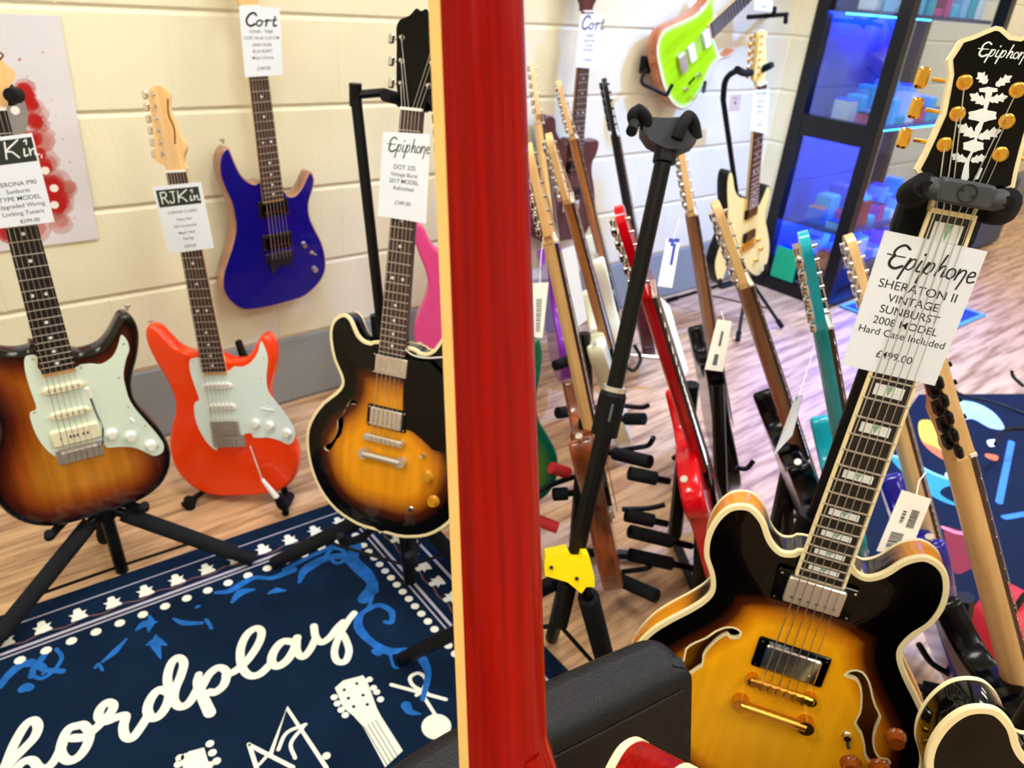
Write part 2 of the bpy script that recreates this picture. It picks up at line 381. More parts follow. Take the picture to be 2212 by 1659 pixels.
def f(mb):
    k = 0
    for (x, y, r) in [(52, 195, 13), (66, 225, 13), (74, 262, 15), (72, 300, 15), (95, 360, 16), (112, 400, 22), (118, 432, 24), (95, 462, 18), (20, 500, 24), (20, 300, 34), (60, 400, 34), (84, 330, 12), (62, 205, 12), (118, 415, 14), (125, 448, 12)]:
        for q_ in (1.2, .95, .7): blob(mb, x+random.uniform(-3, 3), y+random.uniform(-3, 3), r*q_, .0021+k*1.0e-5); k += 1
    for (x, y, r) in [(42, 128, 3.2), (92, 113, 2.2), (58, 165, 1.6), (103, 345, 2), (120, 250, 1.5), (135, 300, 1.8), (150, 350, 2), (140, 445, 5), (110, 215, 1.4), (96, 190, 1.2), (160, 470, 2), (85, 150, 1.0)]: blob(mb, x, y, r, .0029)
wpart(t, 'red_splatter', wall_mb(f), m_rw_, smooth=False)
def f(mb): mb.flat(spline([wq(*p) for p in [(8, 190), (38, 200), (55, 225), (60, 255), (52, 288), (30, 300), (-30, 300), (-60, 220)]], 4), .0030)
wpart(t, 'grey_pickguard_print', wall_mb(f), m_pgr, smooth=False)
def f(mb):
    for x, y in ((32, 238), (97, 368), (116, 406), (117, 442)): mb.disc(wq(x, y), .009, .0031, .0032)
wpart(t, 'knob_print', wall_mb(f), WPL, smooth=False)

# ------------------------------------------------------------------ rug with lettering
RZ = .008
def fq(x, y, z=RZ): p = FL(x, y, z); return (p[0], p[1])
C0 = np.array(fq(782, 1131)); A0 = np.array(fq(23, 1407)); B0 = np.array(fq(945, 1366))
ea = nrm(A0-C0); eb = np.array([ea[1], -ea[0]]); eb = eb if (B0-C0) @ eb > 0 else -eb
def rq(a, b_): q = C0+ea*a+eb*b_; return (q[0], q[1])      # a along the top border, b towards the room
m_rug = mat('navy_rug_pile', '0e2038', .95, spec=.1, var=.5, nscale=9, bump=.5, bscale=700)
m_rw = mat('rug_white_print', 'e9ecdf', .9, var=.03)
m_rg = mat('rug_grey_print', 'b9b6c4', .9, var=.1)
m_rb = mat('rug_blue_print', '2466b4', .9, spec=.1, var=.6, nscale=45)
m_rbr = mat('rug_brown_print', '6d4a50', .9, var=.2)
ro = (rq(-.135, -.115), rq(1.5, -.115), rq(1.5, 1.0), rq(-.135, 1.0))
t = thing('rug', 'navy blue rug with white lettering and patterned border on the plank floor', 'rug', (*rq(.7, .45), 0))
wpart(t, 'pile', MB().prism(ro, 0.0, RZ), m_rug, smooth=False)
mb = MB(); z1 = RZ+.0004
for a0, b0_, a1, b1 in ((-.005, 0, 1.5, 0), (0, -.005, 0, 1.0)): mb.rib([rq(a0, b0_), rq(a1, b1)], .007, z1, smooth=False)
mb.rib([rq(.0, .012), rq(1.5, .012)], .004, z1, smooth=False); mb.rib([rq(.014, 0), rq(.014, 1.0)], .004, z1, smooth=False)
mb.rib([rq(-.085, -.072), rq(1.5, -.072)], .003, z1, smooth=False); mb.rib([rq(-.082, -.072), rq(-.082, 1.0)], .007, z1, smooth=False)
wpart(t, 'border_lines', mb, m_rg, smooth=False)
mb = MB()
for k in range(26): mb.disc(rq(.035+.045*k, .034), .0105, z1-.0003, z1+.0002, 8)
for k in range(34): mb.disc(rq(.036, .05+.027*k), .0095, z1-.0003, z1+.0002, 8)
wpart(t, 'border_dots', mb, m_rw, smooth=False)
def crown(mb, a, b_, s, d):                       # little crown-like border figure
    pts = [(-.5, -.5), (.5, -.5), (.35, -.1), (.55, .2), (.25, .15), (.2, .55), (-.2, .55), (-.25, .15), (-.55, .2), (-.35, -.1)]
    o = [rq(a+s*(x if d else y), b_+s*(-y if d else x)) for x, y in pts]
    mb.flat(spline(o, 2), z1+.0001)
for k in range(19): mb = MB(); crown(mb, .045+.066*k, -.036, .032, True); wpart(t, 'border_figure', mb, m_rw, smooth=False)
for k in range(16): mb = MB(); crown(mb, -.045, .04+.06*k, .032, False); wpart(t, 'border_figure', mb, m_rw, smooth=False)
mb = MB()
mb.rib([rq(-.02, -.03+.006*(-1)**k) if 0 else rq(.01+.0365*k, -.022 if k % 2 else -.012) for k in range(38)], .004, z1, 3)
mb.rib([rq(-.03 if k % 2 else -.024, .02+.03*k) for k in range(30)], .004, z1, 3)
wpart(t, 'border_vine', mb, m_rbr, smooth=False)
# lettering, written as brush strokes on the rug
def cq(x, y): return fq(x/2.212, 1050+y/2.212)
mb = MB(); zz = z1+.0002
def S(pts, w=.017, z=zz): mb.rib([cq(*p) for p in pts], w, z, 5)
S([(-10, 1420), (30, 1330), (70, 1230), (120, 1145), (160, 1120), (182, 1150), (165, 1200), (120, 1250), (60, 1310), (10, 1370)], .017)
S([(60, 1370), (110, 1320), (155, 1312), (185, 1345), (220, 1350), (262, 1310), (300, 1235)], .016, zz+1e-5)
S([(375, 1145), (330, 1160), (300, 1215), (292, 1275), (325, 1312), (375, 1295), (415, 1240), (428, 1180), (400, 1143), (375, 1145)], .017, zz+2e-5)
S([(345, 1205), (400, 1200), (450, 1165), (500, 1115), (535, 1075), (540, 1045), (512, 1035), (480, 1065), (472, 1105), (505, 1125), (560, 1105), (600, 1100), (590, 1150), (598, 1195), (630, 1205), (665, 1165), (710, 1095)], .017, zz+3e-5)
S([(805, 985), (760, 975), (722, 1015), (705, 1070), (725, 1108), (765, 1095), (800, 1040), (815, 975)], .018, zz+4e-5)
S([(815, 1000), (800, 920), (818, 850), (850, 820), (878, 845), (865, 905), (838, 970), (832, 1025), (860, 1055), (905, 1035), (950, 960)], .017, zz+5e-5)
S([(950, 900), (945, 940), (965, 1000), (1003, 1085)], [.014, .02, .022], zz+6e-5)
S([(965, 960), (1000, 900), (1045, 868), (1082, 890), (1070, 950), (1030, 985), (1003, 985)], .017, zz+7e-5)
S([(1080, 905), (1130, 880), (1185, 830), (1235, 755), (1250, 700), (1225, 680), (1180, 710), (1150, 780), (1155, 860), (1190, 905), (1240, 900), (1290, 855)], .017, zz+8e-5)
S([(1400, 745), (1350, 745), (1310, 790), (1298, 840), (1325, 862), (1370, 835), (1405, 780), (1420, 725)], .018, zz+9e-5)
S([(1418, 740), (1420, 790), (1445, 818), (1480, 785), (1510, 725)], .016, zz+1e-4)
S([(1500, 670), (1508, 720), (1535, 748), (1575, 725), (1610, 680), (1640, 650)], .016, zz+1.1e-4)
S([(1692, 608), (1660, 650), (1620, 720), (1598, 790), (1612, 838), (1650, 838), (1668, 790), (1655, 740), (1640, 710)], .015, zz+1.2e-4)
wpart(t, 'lettering', mb, m_rw, smooth=False)
# printed pictures: headstocks, notes
mb = MB()
def Pg(pts): mb.flat([cq(*p) for p in pts], zz)
Pg([(1600, 965), (1640, 930), (1735, 905), (1755, 935), (1800, 1060), (1820, 1100), (1925, 1265), (1840, 1345), (1735, 1150), (1690, 1100), (1640, 1060)])
for x, y in ((1765, 925), (1785, 965), (1800, 985), (1818, 1020), (1597, 1010), (1612, 1040), (1630, 1070), (1650, 1095)): mb.disc(cq(x, y), .007, zz, zz+.0001, 10)
mb.rib([cq(*p) for p in [(1870, 950), (2130, 1020)]], .008, zz, smooth=False)
mb.rib([cq(*p) for p in [(2040, 990), (1975, 955), (1960, 915), (2000, 895), (2035, 925), (2020, 975), (1990, 1000)]], .008, zz)
mb.rib([cq(*p) for p in [(2020, 1000), (2090, 1110)]], .007, zz, smooth=False)
mb.disc(cq(2085, 1150), .028, zz, zz+.0001, 20)
mb.rib([cq(*p) for p in [(1290, 1290), (1370, 1060), (1560, 1347)]], .008, zz, smooth=False)
mb.rib([cq(*p) for p in [(1330, 1260), (1370, 1180), (1460, 1140)]], .007, zz); mb.rib([cq(*p) for p in [(1410, 1300), (1390, 1230), (1450, 1150)]], .007, zz)
mb.rib([cq(*p) for p in [(1190, 1235), (1240, 1390)]], .008, zz, smooth=False); mb.rib([cq(*p) for p in [(1195, 1240), (1400, 1345)]], .008, zz, smooth=False); mb.rib([cq(*p) for p in [(1240, 1330), (1285, 1280)]], .006, zz, smooth=False)
Pg([(870, 1310), (900, 1270), (975, 1250), (990, 1300), (1010, 1370), (880, 1400)])
for x, y in ((1003, 1232), (1015, 1275), (1035, 1315), (853, 1330), (860, 1300), (885, 1295), (1000, 1335), (1560, 1290)): mb.disc(cq(x, y), .0075, zz, zz+.0001, 10)
wpart(t, 'picture_print', mb, m_rw, smooth=False)
mb = MB()
for x, y in ((1705, 945), (1665, 1015), (1645, 975), (1735, 1000), (1690, 1055), (1755, 1045)): mb.disc(cq(x, y), .0035, zz+.0002, zz+.0003, 8)
for k in (0, 1, 2, 3): mb.rib([cq(1740+18*k, 1150-10*k), cq(1850+18*k, 1335-12*k)], .0012, zz+.0003, smooth=False)
wpart(t, 'picture_details', mb, m_rug, smooth=False)
mb = MB(); zb_ = z1+.0001
for pts, w in (([(0, 960), (40, 905), (110, 850), (180, 845), (230, 780)], [.012, .02, .01]), ([(150, 910), (170, 860), (220, 880), (300, 885)], .012), ([(270, 780), (295, 820), (260, 880), (200, 920), (155, 905)], .008), ([(205, 900), (215, 860), (150, 830)], .006),
               ([(490, 840), (550, 790), (605, 730)], [.006, .014, .004]), ([(455, 870), (470, 850), (490, 880)], .006), ([(830, 635), (880, 655), (965, 655)], [.006, .014, .008]), ([(985, 640), (1000, 660), (1010, 680)], .008),
               ([(650, 690), (690, 660), (750, 650)], [.004, .02, .004]), ([(715, 620), (720, 655), (710, 695)], [.004, .018, .004]), ([(700, 760), (745, 745), (795, 760)], [.004, .024, .004]), ([(745, 715), (745, 760), (768, 825)], [.006, .02, .003]),
               ([(1030, 510), (1100, 500), (1210, 440), (1300, 440), (1400, 400)], [.008, .018, .01, .02]), ([(1110, 555), (1150, 510), (1215, 495)], [.008, .022, .006]), ([(1280, 515), (1320, 500), (1365, 500)], [.004, .018, .004]),
               ([(1430, 460), (1460, 400), (1560, 345), (1650, 340), (1720, 400), (1780, 470), (1740, 540)], [.008, .026, .02, .03, .026, .03]), ([(1560, 330), (1590, 300), (1640, 310), (1650, 350), (1610, 370), (1580, 350)], .01),
               ([(1700, 290), (1690, 350), (1760, 420), (1790, 500)], [.03, .024, .02]), ([(1800, 480), (1760, 580), (1720, 620), (1715, 680), (1780, 750), (1860, 790), (1940, 780)], [.004, .008, .016, .02, .016, .02, .008]),
               ([(1740, 600), (1810, 570), (1870, 600), (1870, 650), (1840, 650)], [.012, .014, .01]), ([(1860, 790), (1880, 860), (1900, 870)], .006), ([(1830, 780), (1810, 800), (1790, 790)], .014), ([(2020, 830), (2045, 900), (2020, 1020)], [.02, .014, .01]),
               ([(1940, 1050), (1960, 1080), (2010, 1090)], [.02, .014, .004]), ([(110, 970), (125, 960), (140, 965)], .018), ([(1360, 400), (1420, 370), (1500, 330), (1600, 285)], .012), ([(940, 580), (950, 575)], .008)):
    mb.rib([cq(*p) for p in pts], w, zb_, 5)
    zb_ += 1.2e-5
wpart(t, 'blue_scrolls', mb, m_rb, smooth=False)

# ------------------------------------------------------------------ printed mat at the right, small mat by the cabinet
def mq(x, y, z=.012): p = FL(x, y, z); return (p[0], p[1])
t = thing('floor_mat', 'dark navy mat printed with yellow, teal and red guitars on the floor at right', 'mat', (*mq(2200, 1080), 0))
m_mat = mat('navy_mat', '07182e', .7, spec=.15, var=.25, nscale=12)
M0 = [mq(1985, 852), mq(2290, 850), mq(2420, 1280), mq(2025, 1305), mq(1860, 1240), mq(1880, 1000)]
wpart(t, 'sheet', MB().prism(M0, 0, .012), m_mat, smooth=False)
zm = .0124
def mprint(name, col, polys=(), strokes=()):
    mb = MB()
    for p in polys: mb.flat(spline([mq(*q) for q in p], 4), zm+random.random()*2e-4)
    for p, w in strokes: mb.rib([mq(*q) for q in p], w, zm+random.random()*2e-4)
    wpart(t, name, mb, mat('mat_'+name, col, .7, var=.2, nscale=40), smooth=False)
mprint('pale_disc_print', 'a9d3ee', [[(2050, 870), (2100, 868), (2145, 890), (2170, 925), (2140, 925), (2100, 905), (2060, 910)]])
mprint('yellow_guitar_print', 'f2c23e', [[(1985, 912), (2010, 908), (2045, 925), (2075, 960), (2090, 990), (2060, 985), (2020, 965), (1990, 950)]])
mprint('orange_guitar_print', 'e2703a', [[(1990, 950), (2020, 965), (2060, 985), (2085, 1000), (2090, 1015), (2050, 1000), (2010, 975)], [(2130, 980), (2155, 985), (2152, 996), (2130, 988)]])
mprint('teal_guitar_print', '2a8f9a', [[(1925, 990), (1960, 985), (2000, 1015), (2050, 1035), (2095, 1040), (2090, 1050), (2050, 1050), (2030, 1065), (2060, 1085), (2095, 1090), (2060, 1092), (2010, 1070), (1960, 1030)]])
mprint('light_blue_outline', '8fd4ea', [], [([(1930, 985), (1965, 995), (2010, 1020), (2055, 1036), (2095, 1036)], .014)])
mprint('red_guitar_print', '7c1018', [[(2040, 1140), (2080, 1148), (2120, 1145), (2150, 1170), (2135, 1215), (2095, 1230), (2065, 1240), (2050, 1200)]])
mprint('pink_outline', 'ee7d8c', [], [([(2038, 1140), (2075, 1152), (2125, 1146)], .016)])
mprint('white_pickup_print', 'eef0ea', [[(2042, 1022), (2062, 1022), (2064, 1045), (2046, 1048)], [(2052, 1165), (2072, 1168), (2085, 1195), (2068, 1200)], [(2100, 1165), (2118, 1166), (2125, 1192), (2112, 1190)], [(2132, 952), (2150, 950), (2152, 962), (2138, 965)]])
mprint('blue_bar_print', '3c7fd6', [], [([(2185, 955), (2158, 1085)], .02), ([(2170, 1118), (2240, 1106)], .02)])
mb = MB(); p1 = [(3.46, 1.53), (4.03, 1.50), (4.03, 1.08), (3.46, 1.10)]
t = thing('door_mat', 'small blue mat with light blue border on the floor before the glass cabinet', 'mat', (3.74, 1.3, 0))
wpart(t, 'pad', MB().prism(p1, 0, .008), mat('blue_mat', '123d86', .8, var=.2), smooth=False)
mb = MB()
for a, b_ in zip(p1, p1[1:]+p1[:1]): mb.rib([inset(p1[::-1], .02)[0]*0+np.array(a)*.97+np.array((3.74, 1.3))*.03, np.array(b_)*.97+np.array((3.74, 1.3))*.03], .022, .0086, smooth=False)
wpart(t, 'border', mb, mat('light_blue_border', '5aa0ea', .8), smooth=False)

# ------------------------------------------------------------------ glass display cabinet with blue lighting
KX0, KX1, KY0, KY1, KH = 3.39, 4.36, 1.57, 1.925, 1.95
DKF = mat('black_cabinet_frame', '0a0c12', .3, var=.2)
m_gl, nt, b, N, L = nodes('cabinet_glass'); nt.nodes.remove(b); tr = N('ShaderNodeBsdfTransparent'); tr.inputs[0].default_value = (.86, .93, 1, 1); gs = N('ShaderNodeBsdfGlossy'); gs.inputs['Roughness'].default_value = .02
ms = N('ShaderNodeMixShader'); ms.inputs[0].default_value = .09; L(tr.outputs[0], ms.inputs[1]); L(gs.outputs[0], ms.inputs[2]); L(ms.outputs[0], nt.nodes['Material Output'].inputs[0])
t = thing('display_cabinet', 'tall black framed glass display cabinet lit blue, in the far corner', 'display cabinet', ((KX0+KX1)/2, (KY0+KY1)/2, 0))
mb = MB()
for x, y in ((KX0, KY0), (KX1, KY0), (KX0, KY1), (KX1, KY1)): mb.box((x, y, KH/2), (.055, .055, KH))
for z, h in ((.03, .06), (KH, .08)):
    mb.box(((KX0+KX1)/2, KY0, z), (KX1-KX0, .05, h)); mb.box(((KX0+KX1)/2, KY1, z), (KX1-KX0, .05, h))
    mb.box((KX0, (KY0+KY1)/2, z), (.05, KY1-KY0, h)); mb.box((KX1, (KY0+KY1)/2, z), (.05, KY1-KY0, h))
mb.box((KX0, (KY0+KY1)/2, .775), (.05, KY1-KY0, .09))
wpart(t, 'frame', mb, DKF, smooth=False)
wpart(t, 'plinth', MB().box(((KX0+KX1)/2, (KY0+KY1)/2, .10), (KX1-KX0-.05, KY1-KY0-.05, .10)), DKF, smooth=False)
wpart(t, 'back_panel', MB().box((KX0+.36, KY1-.01, .95), (.68, .01, 1.8)), mat('cabinet_back', '24489c', .6, var=.6, nscale=5), smooth=False)
for z in (.335, .80, 1.245, 1.65):
    sh = wpart(t, 'shelf', MB().box(((KX0+KX1)/2, (KY0+KY1)/2, z), (KX1-KX0-.06, KY1-KY0-.06, .016)), mat('smoked_shelf', '223a6e', .2, spec=.6), smooth=False)
for c, d in ((((KX0+KX1)/2, KY0, 1.0), (KX1-KX0-.05, .004, 1.86)), ((KX0, (KY0+KY1)/2, .40), (.004, KY1-KY0-.05, .68)), ((KX0, (KY0+KY1)/2, 1.36), (.004, KY1-KY0-.05, 1.1))):
    wpart(t, 'glass_panel', MB().box(c, d), m_gl, smooth=False)
LED = emis('blue_led', '0a50ff', 120.0)
for z in (.335, .80, 1.245, 1.93):
    for y in ((KY0+.05, KY1-.06) if z != 1.245 else (KY1-.06,)): wpart(t, 'led_strip', MB().box(((KX0+KX1)/2, y, z-.012), (KX1-KX0-.16, .012, .005)), LED, smooth=False)
mb = MB().box((KX0-.030, 1.80, .145), (.006, .12, .15)); wpart(t, 'green_sticker', mb, mat('green_sticker', '18b583', .5), smooth=False, label='green sticker on the cabinet end')
random.seed(11)
cols = ['2a6fe0', '8fd0f0', 'e7eef5', '1fb0c8', 'd04c8e', 'e0864a', '1d3fa8', 'cfd6de', '49c2e6', '22252c', 'b03a3a', '7a5ad0']
cname = ['blue', 'pale blue', 'white', 'turquoise', 'pink', 'orange', 'dark blue', 'light grey', 'sky blue', 'black', 'red', 'violet']
shname = {.125: 'bottom', .343: 'lower', .808: 'middle', 1.253: 'upper'}
for z in (.15, .343, .808, 1.253):
    k = 0; x = KX0+.09
    while x < KX1-.08:
        w = random.uniform(.05, .09); ci = random.choice([0, 1, 1, 2, 2, 3, 3, 4, 5, 7, 8, 8, 10, 11]); h = random.choice([.03, .045, .06, .08, .1, .12]); 
        for yy in (KY0+.09, KY0+.2):
            hh = h if yy < KY0+.1 else h+.04
            r = thing('pedal_box', 'small %s boxed item on the %s shelf of the blue lit cabinet' % (cname[ci], shname.get(z, 'bottom')), 'box', (x, yy, z), group='%s boxed items on the %s shelf' % (cname[ci], shname.get(z, 'bottom')))
            build('carton', MB().rbox((0, 0, hh/2), (w, .08, hh), .003), mat('carton_'+cname[ci].replace(' ', '_'), cols[ci], .45), r)
            build('lid', MB().rbox((0, 0, hh+.004), (w*.92, .072, .008), .003), mat('carton_lid_'+cname[ci].replace(' ', '_'), cols[(ci+5) % 12], .4), r)
            ci = random.choice([0, 1, 2, 3, 6, 8, 8, 7])
        x += w+random.uniform(.010, .028)

# ================================================================== GUITARS
# own frame: x to the treble side, y along the neck towards the headstock, z out of the face; nut at y=0
BASEY = -.81
STRAT = [(0, 0), (-75, 4), (-125, 32), (-154, 80), (-160, 135), (-146, 190), (-127, 235), (-120, 275), (-130, 325), (-147, 372), (-158, 415), (-156, 447), (-143, 463), (-124, 452), (-108, 428), (-88, 404), (-62, 392), (-38, 392), (-29, 400),
         (29, 372), (46, 366), (74, 370), (96, 388), (112, 410), (124, 425), (139, 424), (149, 405), (150, 375), (140, 335), (124, 296), (117, 262), (122, 228), (140, 190), (158, 148), (165, 105), (155, 60), (128, 25), (78, 4)]
SUPER = [(0, 0), (-70, 8), (-118, 38), (-142, 80), (-147, 130), (-134, 185), (-116, 232), (-108, 275), (-116, 320), (-135, 368), (-150, 412), (-152, 448), (-142, 470), (-126, 458), (-110, 424), (-90, 396), (-64, 382), (-36, 386), (-29, 392),
         (29, 362), (46, 352), (72, 356), (92, 378), (108, 408), (120, 420), (130, 408), (132, 375), (122, 330), (108, 285), (104, 250), (112, 215), (132, 170), (148, 125), (150, 85), (140, 45), (112, 16), (66, 4)]
SEMI = [(-.027, -.423), (-.038, -.43), (-.05, -.433), (-.061, -.427), (-.070, -.417), (-.08, -.401), (-.092, -.39), (-.104, -.385), (-.118, -.388), (-.129, -.396), (-.137, -.41), (-.142, -.428), (-.143, -.45), (-.138, -.473), (-.127, -.492), (-.121, -.508), (-.120, -.521), (-.126, -.536), (-.140, -.556), (-.159, -.579),
        (-.179, -.607), (-.193, -.64), (-.200, -.68), (-.198, -.725), (-.183, -.77), (-.155, -.81), (-.115, -.84), (-.06, -.857), (0, -.862)]
SEMI = SEMI + [(-x, y) for x, y in SEMI[-2::-1]]
def mm(pts): return [(x/1000, y/1000+BASEY) for x, y in pts]
HS = [(-20, 0), (-24, 12), (-40, 23), (-43, 33), (-35, 100), (-31, 160), (-21, 175), (-8, 179), (8, 172), (14, 158), (9, 140), (10, 122), (16, 103), (18, 83), (23, 70), (30, 57), (28, 45), (21, 32), (18, 17), (20, 0)]
HS = [(x/1000, y/1000) for x, y in HS]
HP = [(-21, 0), (-24, 10), (-28, 22), (-36, 34), (-40, 70), (-43, 110), (-46, 135), (-40, 150), (-22, 158), (-10, 170), (0, 166)]
HP = [(x/1000, y/1000) for x, y in HP]; HP = HP+[(-x, y) for x, y in HP[-2::-1]]
SUN = [(0, '070504'), (.012, '0a0605'), (.038, '4a1c08'), (.062, '9c5210'), (.10, 'c8801c')]

class G:
    def __init__(s, name, label, cat, o, y, z, group=None, scale=.648, base=BASEY):
        y = nrm(y); z = nrm(np.asarray(z, float)-y*np.dot(z, y)); x = np.cross(y, z)
        s.M = np.array([x, y, z]).T; s.o = np.asarray(o, float); s.S = scale; s.base = base
        s.root = thing(name, label, cat, s.o+y*base, s.M, group); s.zt = -.012
    def w(s, x, y, z=0): return s.o+s.M@np.array([x, y, z])
    def l(s, px, py, z=None):
        z = s.zt if z is None else z
        v = ray(px, py); n = s.M[:, 2]; c = s.o+n*z; t = ((c-CAM)@n)/(v@n); q = CAM+t*v-s.o
        return (q@s.M[:, 0], q@s.M[:, 1])
    def ls(s, pts, z=None): return [s.l(*p, z) for p in pts]
    def part(s, name, mb, m, parent=None, **k):
        mb.v = [(v[0], v[1]-s.base, v[2]) for v in mb.v]
        return build(name, mb, m, parent or s.root, **k)
    def fret(s, n): return -s.S*(1-2**(-n/12))
    def body(s, outline, top, side, thick=.045, r=.006, arch=0., holes=(), step=.012, n=4, zt=-.012, topname='top', back=None, cen=None):
        s.zt = zt; o = ccw(spline(outline, n)); s.out = o; N = len(o)
        prof = [(0, zt-thick+r)]+[(r*(1-math.cos(a)), zt-r+r*math.sin(a)) for a in np.radians([0, 30, 60, 90])]
        pb = [(r*(1-math.cos(a)), zt-thick+r-r*math.sin(a)) for a in np.radians([90, 60, 30])]
        sb = MB(); rings = pb+prof; R = []
        for d, z in rings: R.append([(*p, z) for p in (inset(o, d) if d > 1e-6 else o)])
        for ring in R: sb.v += [tuple(map(float, p)) for p in ring]
        for k in range(len(R)-1): sb.f += [(k*N+i, k*N+(i+1) % N, (k+1)*N+(i+1) % N, (k+1)*N+i) for i in range(N)]
        ib = [p[:2] for p in R[0]]
        rr = delaunay_2d_cdt([Vector(p) for p in ib], [], [list(range(N))], 1, 1e-7)
        sb.add([(p[0], p[1], rings[0][1]) for p in rr[0]], [tuple(f)[::-1] for f in rr[2]])
        s.part('body', sb, side)
        it = [p[:2] for p in R[-1]]
        A = np.array(it); g = [(x, y) for x in np.arange(A[:, 0].min(), A[:, 0].max(), step) for y in np.arange(A[:, 1].min(), A[:, 1].max(), step)]
        g = np.array(g)+np.random.RandomState(1).uniform(-.001, .001, (len(g), 2))
        g = g[inside(g, it)]; g = g[dseg(g, it) > step*.6]
        hs = [ccw(h) for h in holes]; pts = [Vector(p) for p in it]; ed = []
        for h in hs:
            g = g[~inside(g, h)]; g = g[dseg(g, h) > .002]
            k = len(pts); pts += [Vector((p[0], p[1])) for p in h]; ed += [(k+i, k+(i+1) % len(h)) for i in range(len(h))]
        pts += [Vector((p[0], p[1])) for p in g]
        rr = delaunay_2d_cdt(pts, ed, [list(range(N))], 1, 1e-7)
        P = np.array([(p[0], p[1]) for p in rr[0]]); fs = [tuple(f) for f in rr[2]]
        if hs:
            C = np.array([P[list(f)].mean(0) for f in fs]); keep = np.ones(len(fs), bool)
            for h in hs: keep &= ~inside(C, h)
            fs = [f for f, k in zip(fs, keep) if k]
        d = dseg(P, o); de = d if cen is None else np.minimum(d, np.clip(cen[2]-np.hypot(P[:, 0]-cen[0], P[:, 1]-cen[1]), 0, 1))
        zz = zt+arch*np.clip((d-.012)/.07, 0, 1)**1.3
        tb = MB(); tb.v = [(float(p[0]), float(p[1]), float(z)) for p, z in zip(P, zz)]; tb.f = fs; tb.att = de
        s.dome = lambda x, y: zt+arch*float(np.clip((dseg([(x, y)], o)[0]-.012)/.07, 0, 1))**1.3
        T = s.part(topname, tb, top)
        for h in hs:
            hb = MB(); K = len(h); hb.v = [(p[0], p[1], s.dome(*p)) for p in h]+[(p[0], p[1], s.dome(*p)-.005) for p in h]
            hb.f = [(i, K+i, K+(i+1) % K, (i+1) % K) for i in range(K)]
            s.part('f_hole_edge', hb, CREAM, T, smooth=False)
        return T
    def bind(s, wtop=.005, hside=.005, m=None, zt=None, off=.0006, name='binding', bot=False):
        o = s.out; N = len(o); zt = s.zt if zt is None else zt; q = MB(); sg = -1 if bot else 1
        oo = inset(o, -off); ii = inset(o, wtop)
        rings = [[(*p, zt+sg*.0008) for p in ii], [(*p, zt+sg*.0008) for p in inset(o, .0008)], [(*p, zt-sg*.0004) for p in oo], [(*p, zt-sg*hside) for p in oo], [(*p, zt-sg*hside) for p in ii]]
        for r_ in rings: q.v += [tuple(map(float, p)) for p in r_]
        K = 5
        for k in range(K): q.f += [(k*N+i, k*N+(i+1) % N, ((k+1) % K)*N+(i+1) % N, ((k+1) % K)*N+i) for i in range(N)]
        if not bot: q.f = [f[::-1] for f in q.f]
        s.part(name, q, m or CREAM)
    def hw(s, y, w0, w1, yend): return (w0+(w1-w0)*y/yend)/2
    def neck(s, yend, w0=.043, w1=.057, m=None, depth=.021, heel=None, zb=-.006, label=None):
        heel = yend+.04 if heel is None else heel
        q = MB(); K = 12; ys = list(np.linspace(.0, heel, 9)); rings = []
        for i, y in enumerate(ys):
            h = s.hw(y, w0, w1, yend); dd = depth*(1+.12*i/8)
            rings.append([(h*math.cos(a), y, zb-dd*math.sin(a)**.85 if math.sin(a) > 0 else zb) for a in np.linspace(0, math.pi, K)])
        for dy, dd in ((-.018, depth*1.35), (-.05, depth*1.6)):
            h = s.hw(heel+dy, w0, w1, yend)
            rings.append([(h*math.cos(a), heel+dy, zb-dd*max(0, math.sin(a))**.5) for a in np.linspace(0, math.pi, K)])
        for r_ in rings: q.v += [tuple(map(float, p)) for p in r_]
        R_ = len(rings)
        q.f = [(k*K+i, k*K+(i+1) % K, (k+1)*K+(i+1) % K, (k+1)*K+i) for k in range(R_-1) for i in range(K)]
        q.f += [tuple(range(K))[::-1], tuple(range((R_-1)*K, R_*K))]
        return s.part('neck', q, m or MAPLE, label=label)
    def board(s, yend, w0=.043, w1=.057, m=None, bm=None, nf=22, th=.006, inl='dots', nut=WPL, fw=.0022, fine=False):
        q = MB(); h0, h1 = w0/2, w1/2
        q.prism([(-h0, 0), (h0, 0), (h1, yend), (-h1, yend)], -th, 0)
        B = s.part('fretboard', q, m or ROSE, smooth=False)
        if bm:
            q = MB()
            for sg in (-1, 1):
                q.prism([(sg*(h0+.0008), 0), (sg*(h1+.0008), yend), (sg*(h1-.0028), yend), (sg*(h0-.0028), 0)], -th-.0003, .0004)
            q.prism([(-h1, yend), (h1, yend), (h1, yend-.002), (-h1, yend-.002)], -th, .0004)
            s.part('fretboard_binding', q, bm, B, smooth=False)
        q = MB()
        for n in range(1, nf+1):
            y = s.fret(n)
            if y < yend: break
            h = s.hw(y, w0, w1, yend)-(.0006)
            q.tube([(-h, y, .0004), (h, y, .0004)], fw/2, 6)
            if fine: s.part('fret', q, NICK, B); q = MB()
        if not fine: s.part('frets', q, NICK, B)
        s.part('nut', MB().box((0, .002, -.001), (w0, .005, .008)), nut, B, smooth=False)
        q = MB()
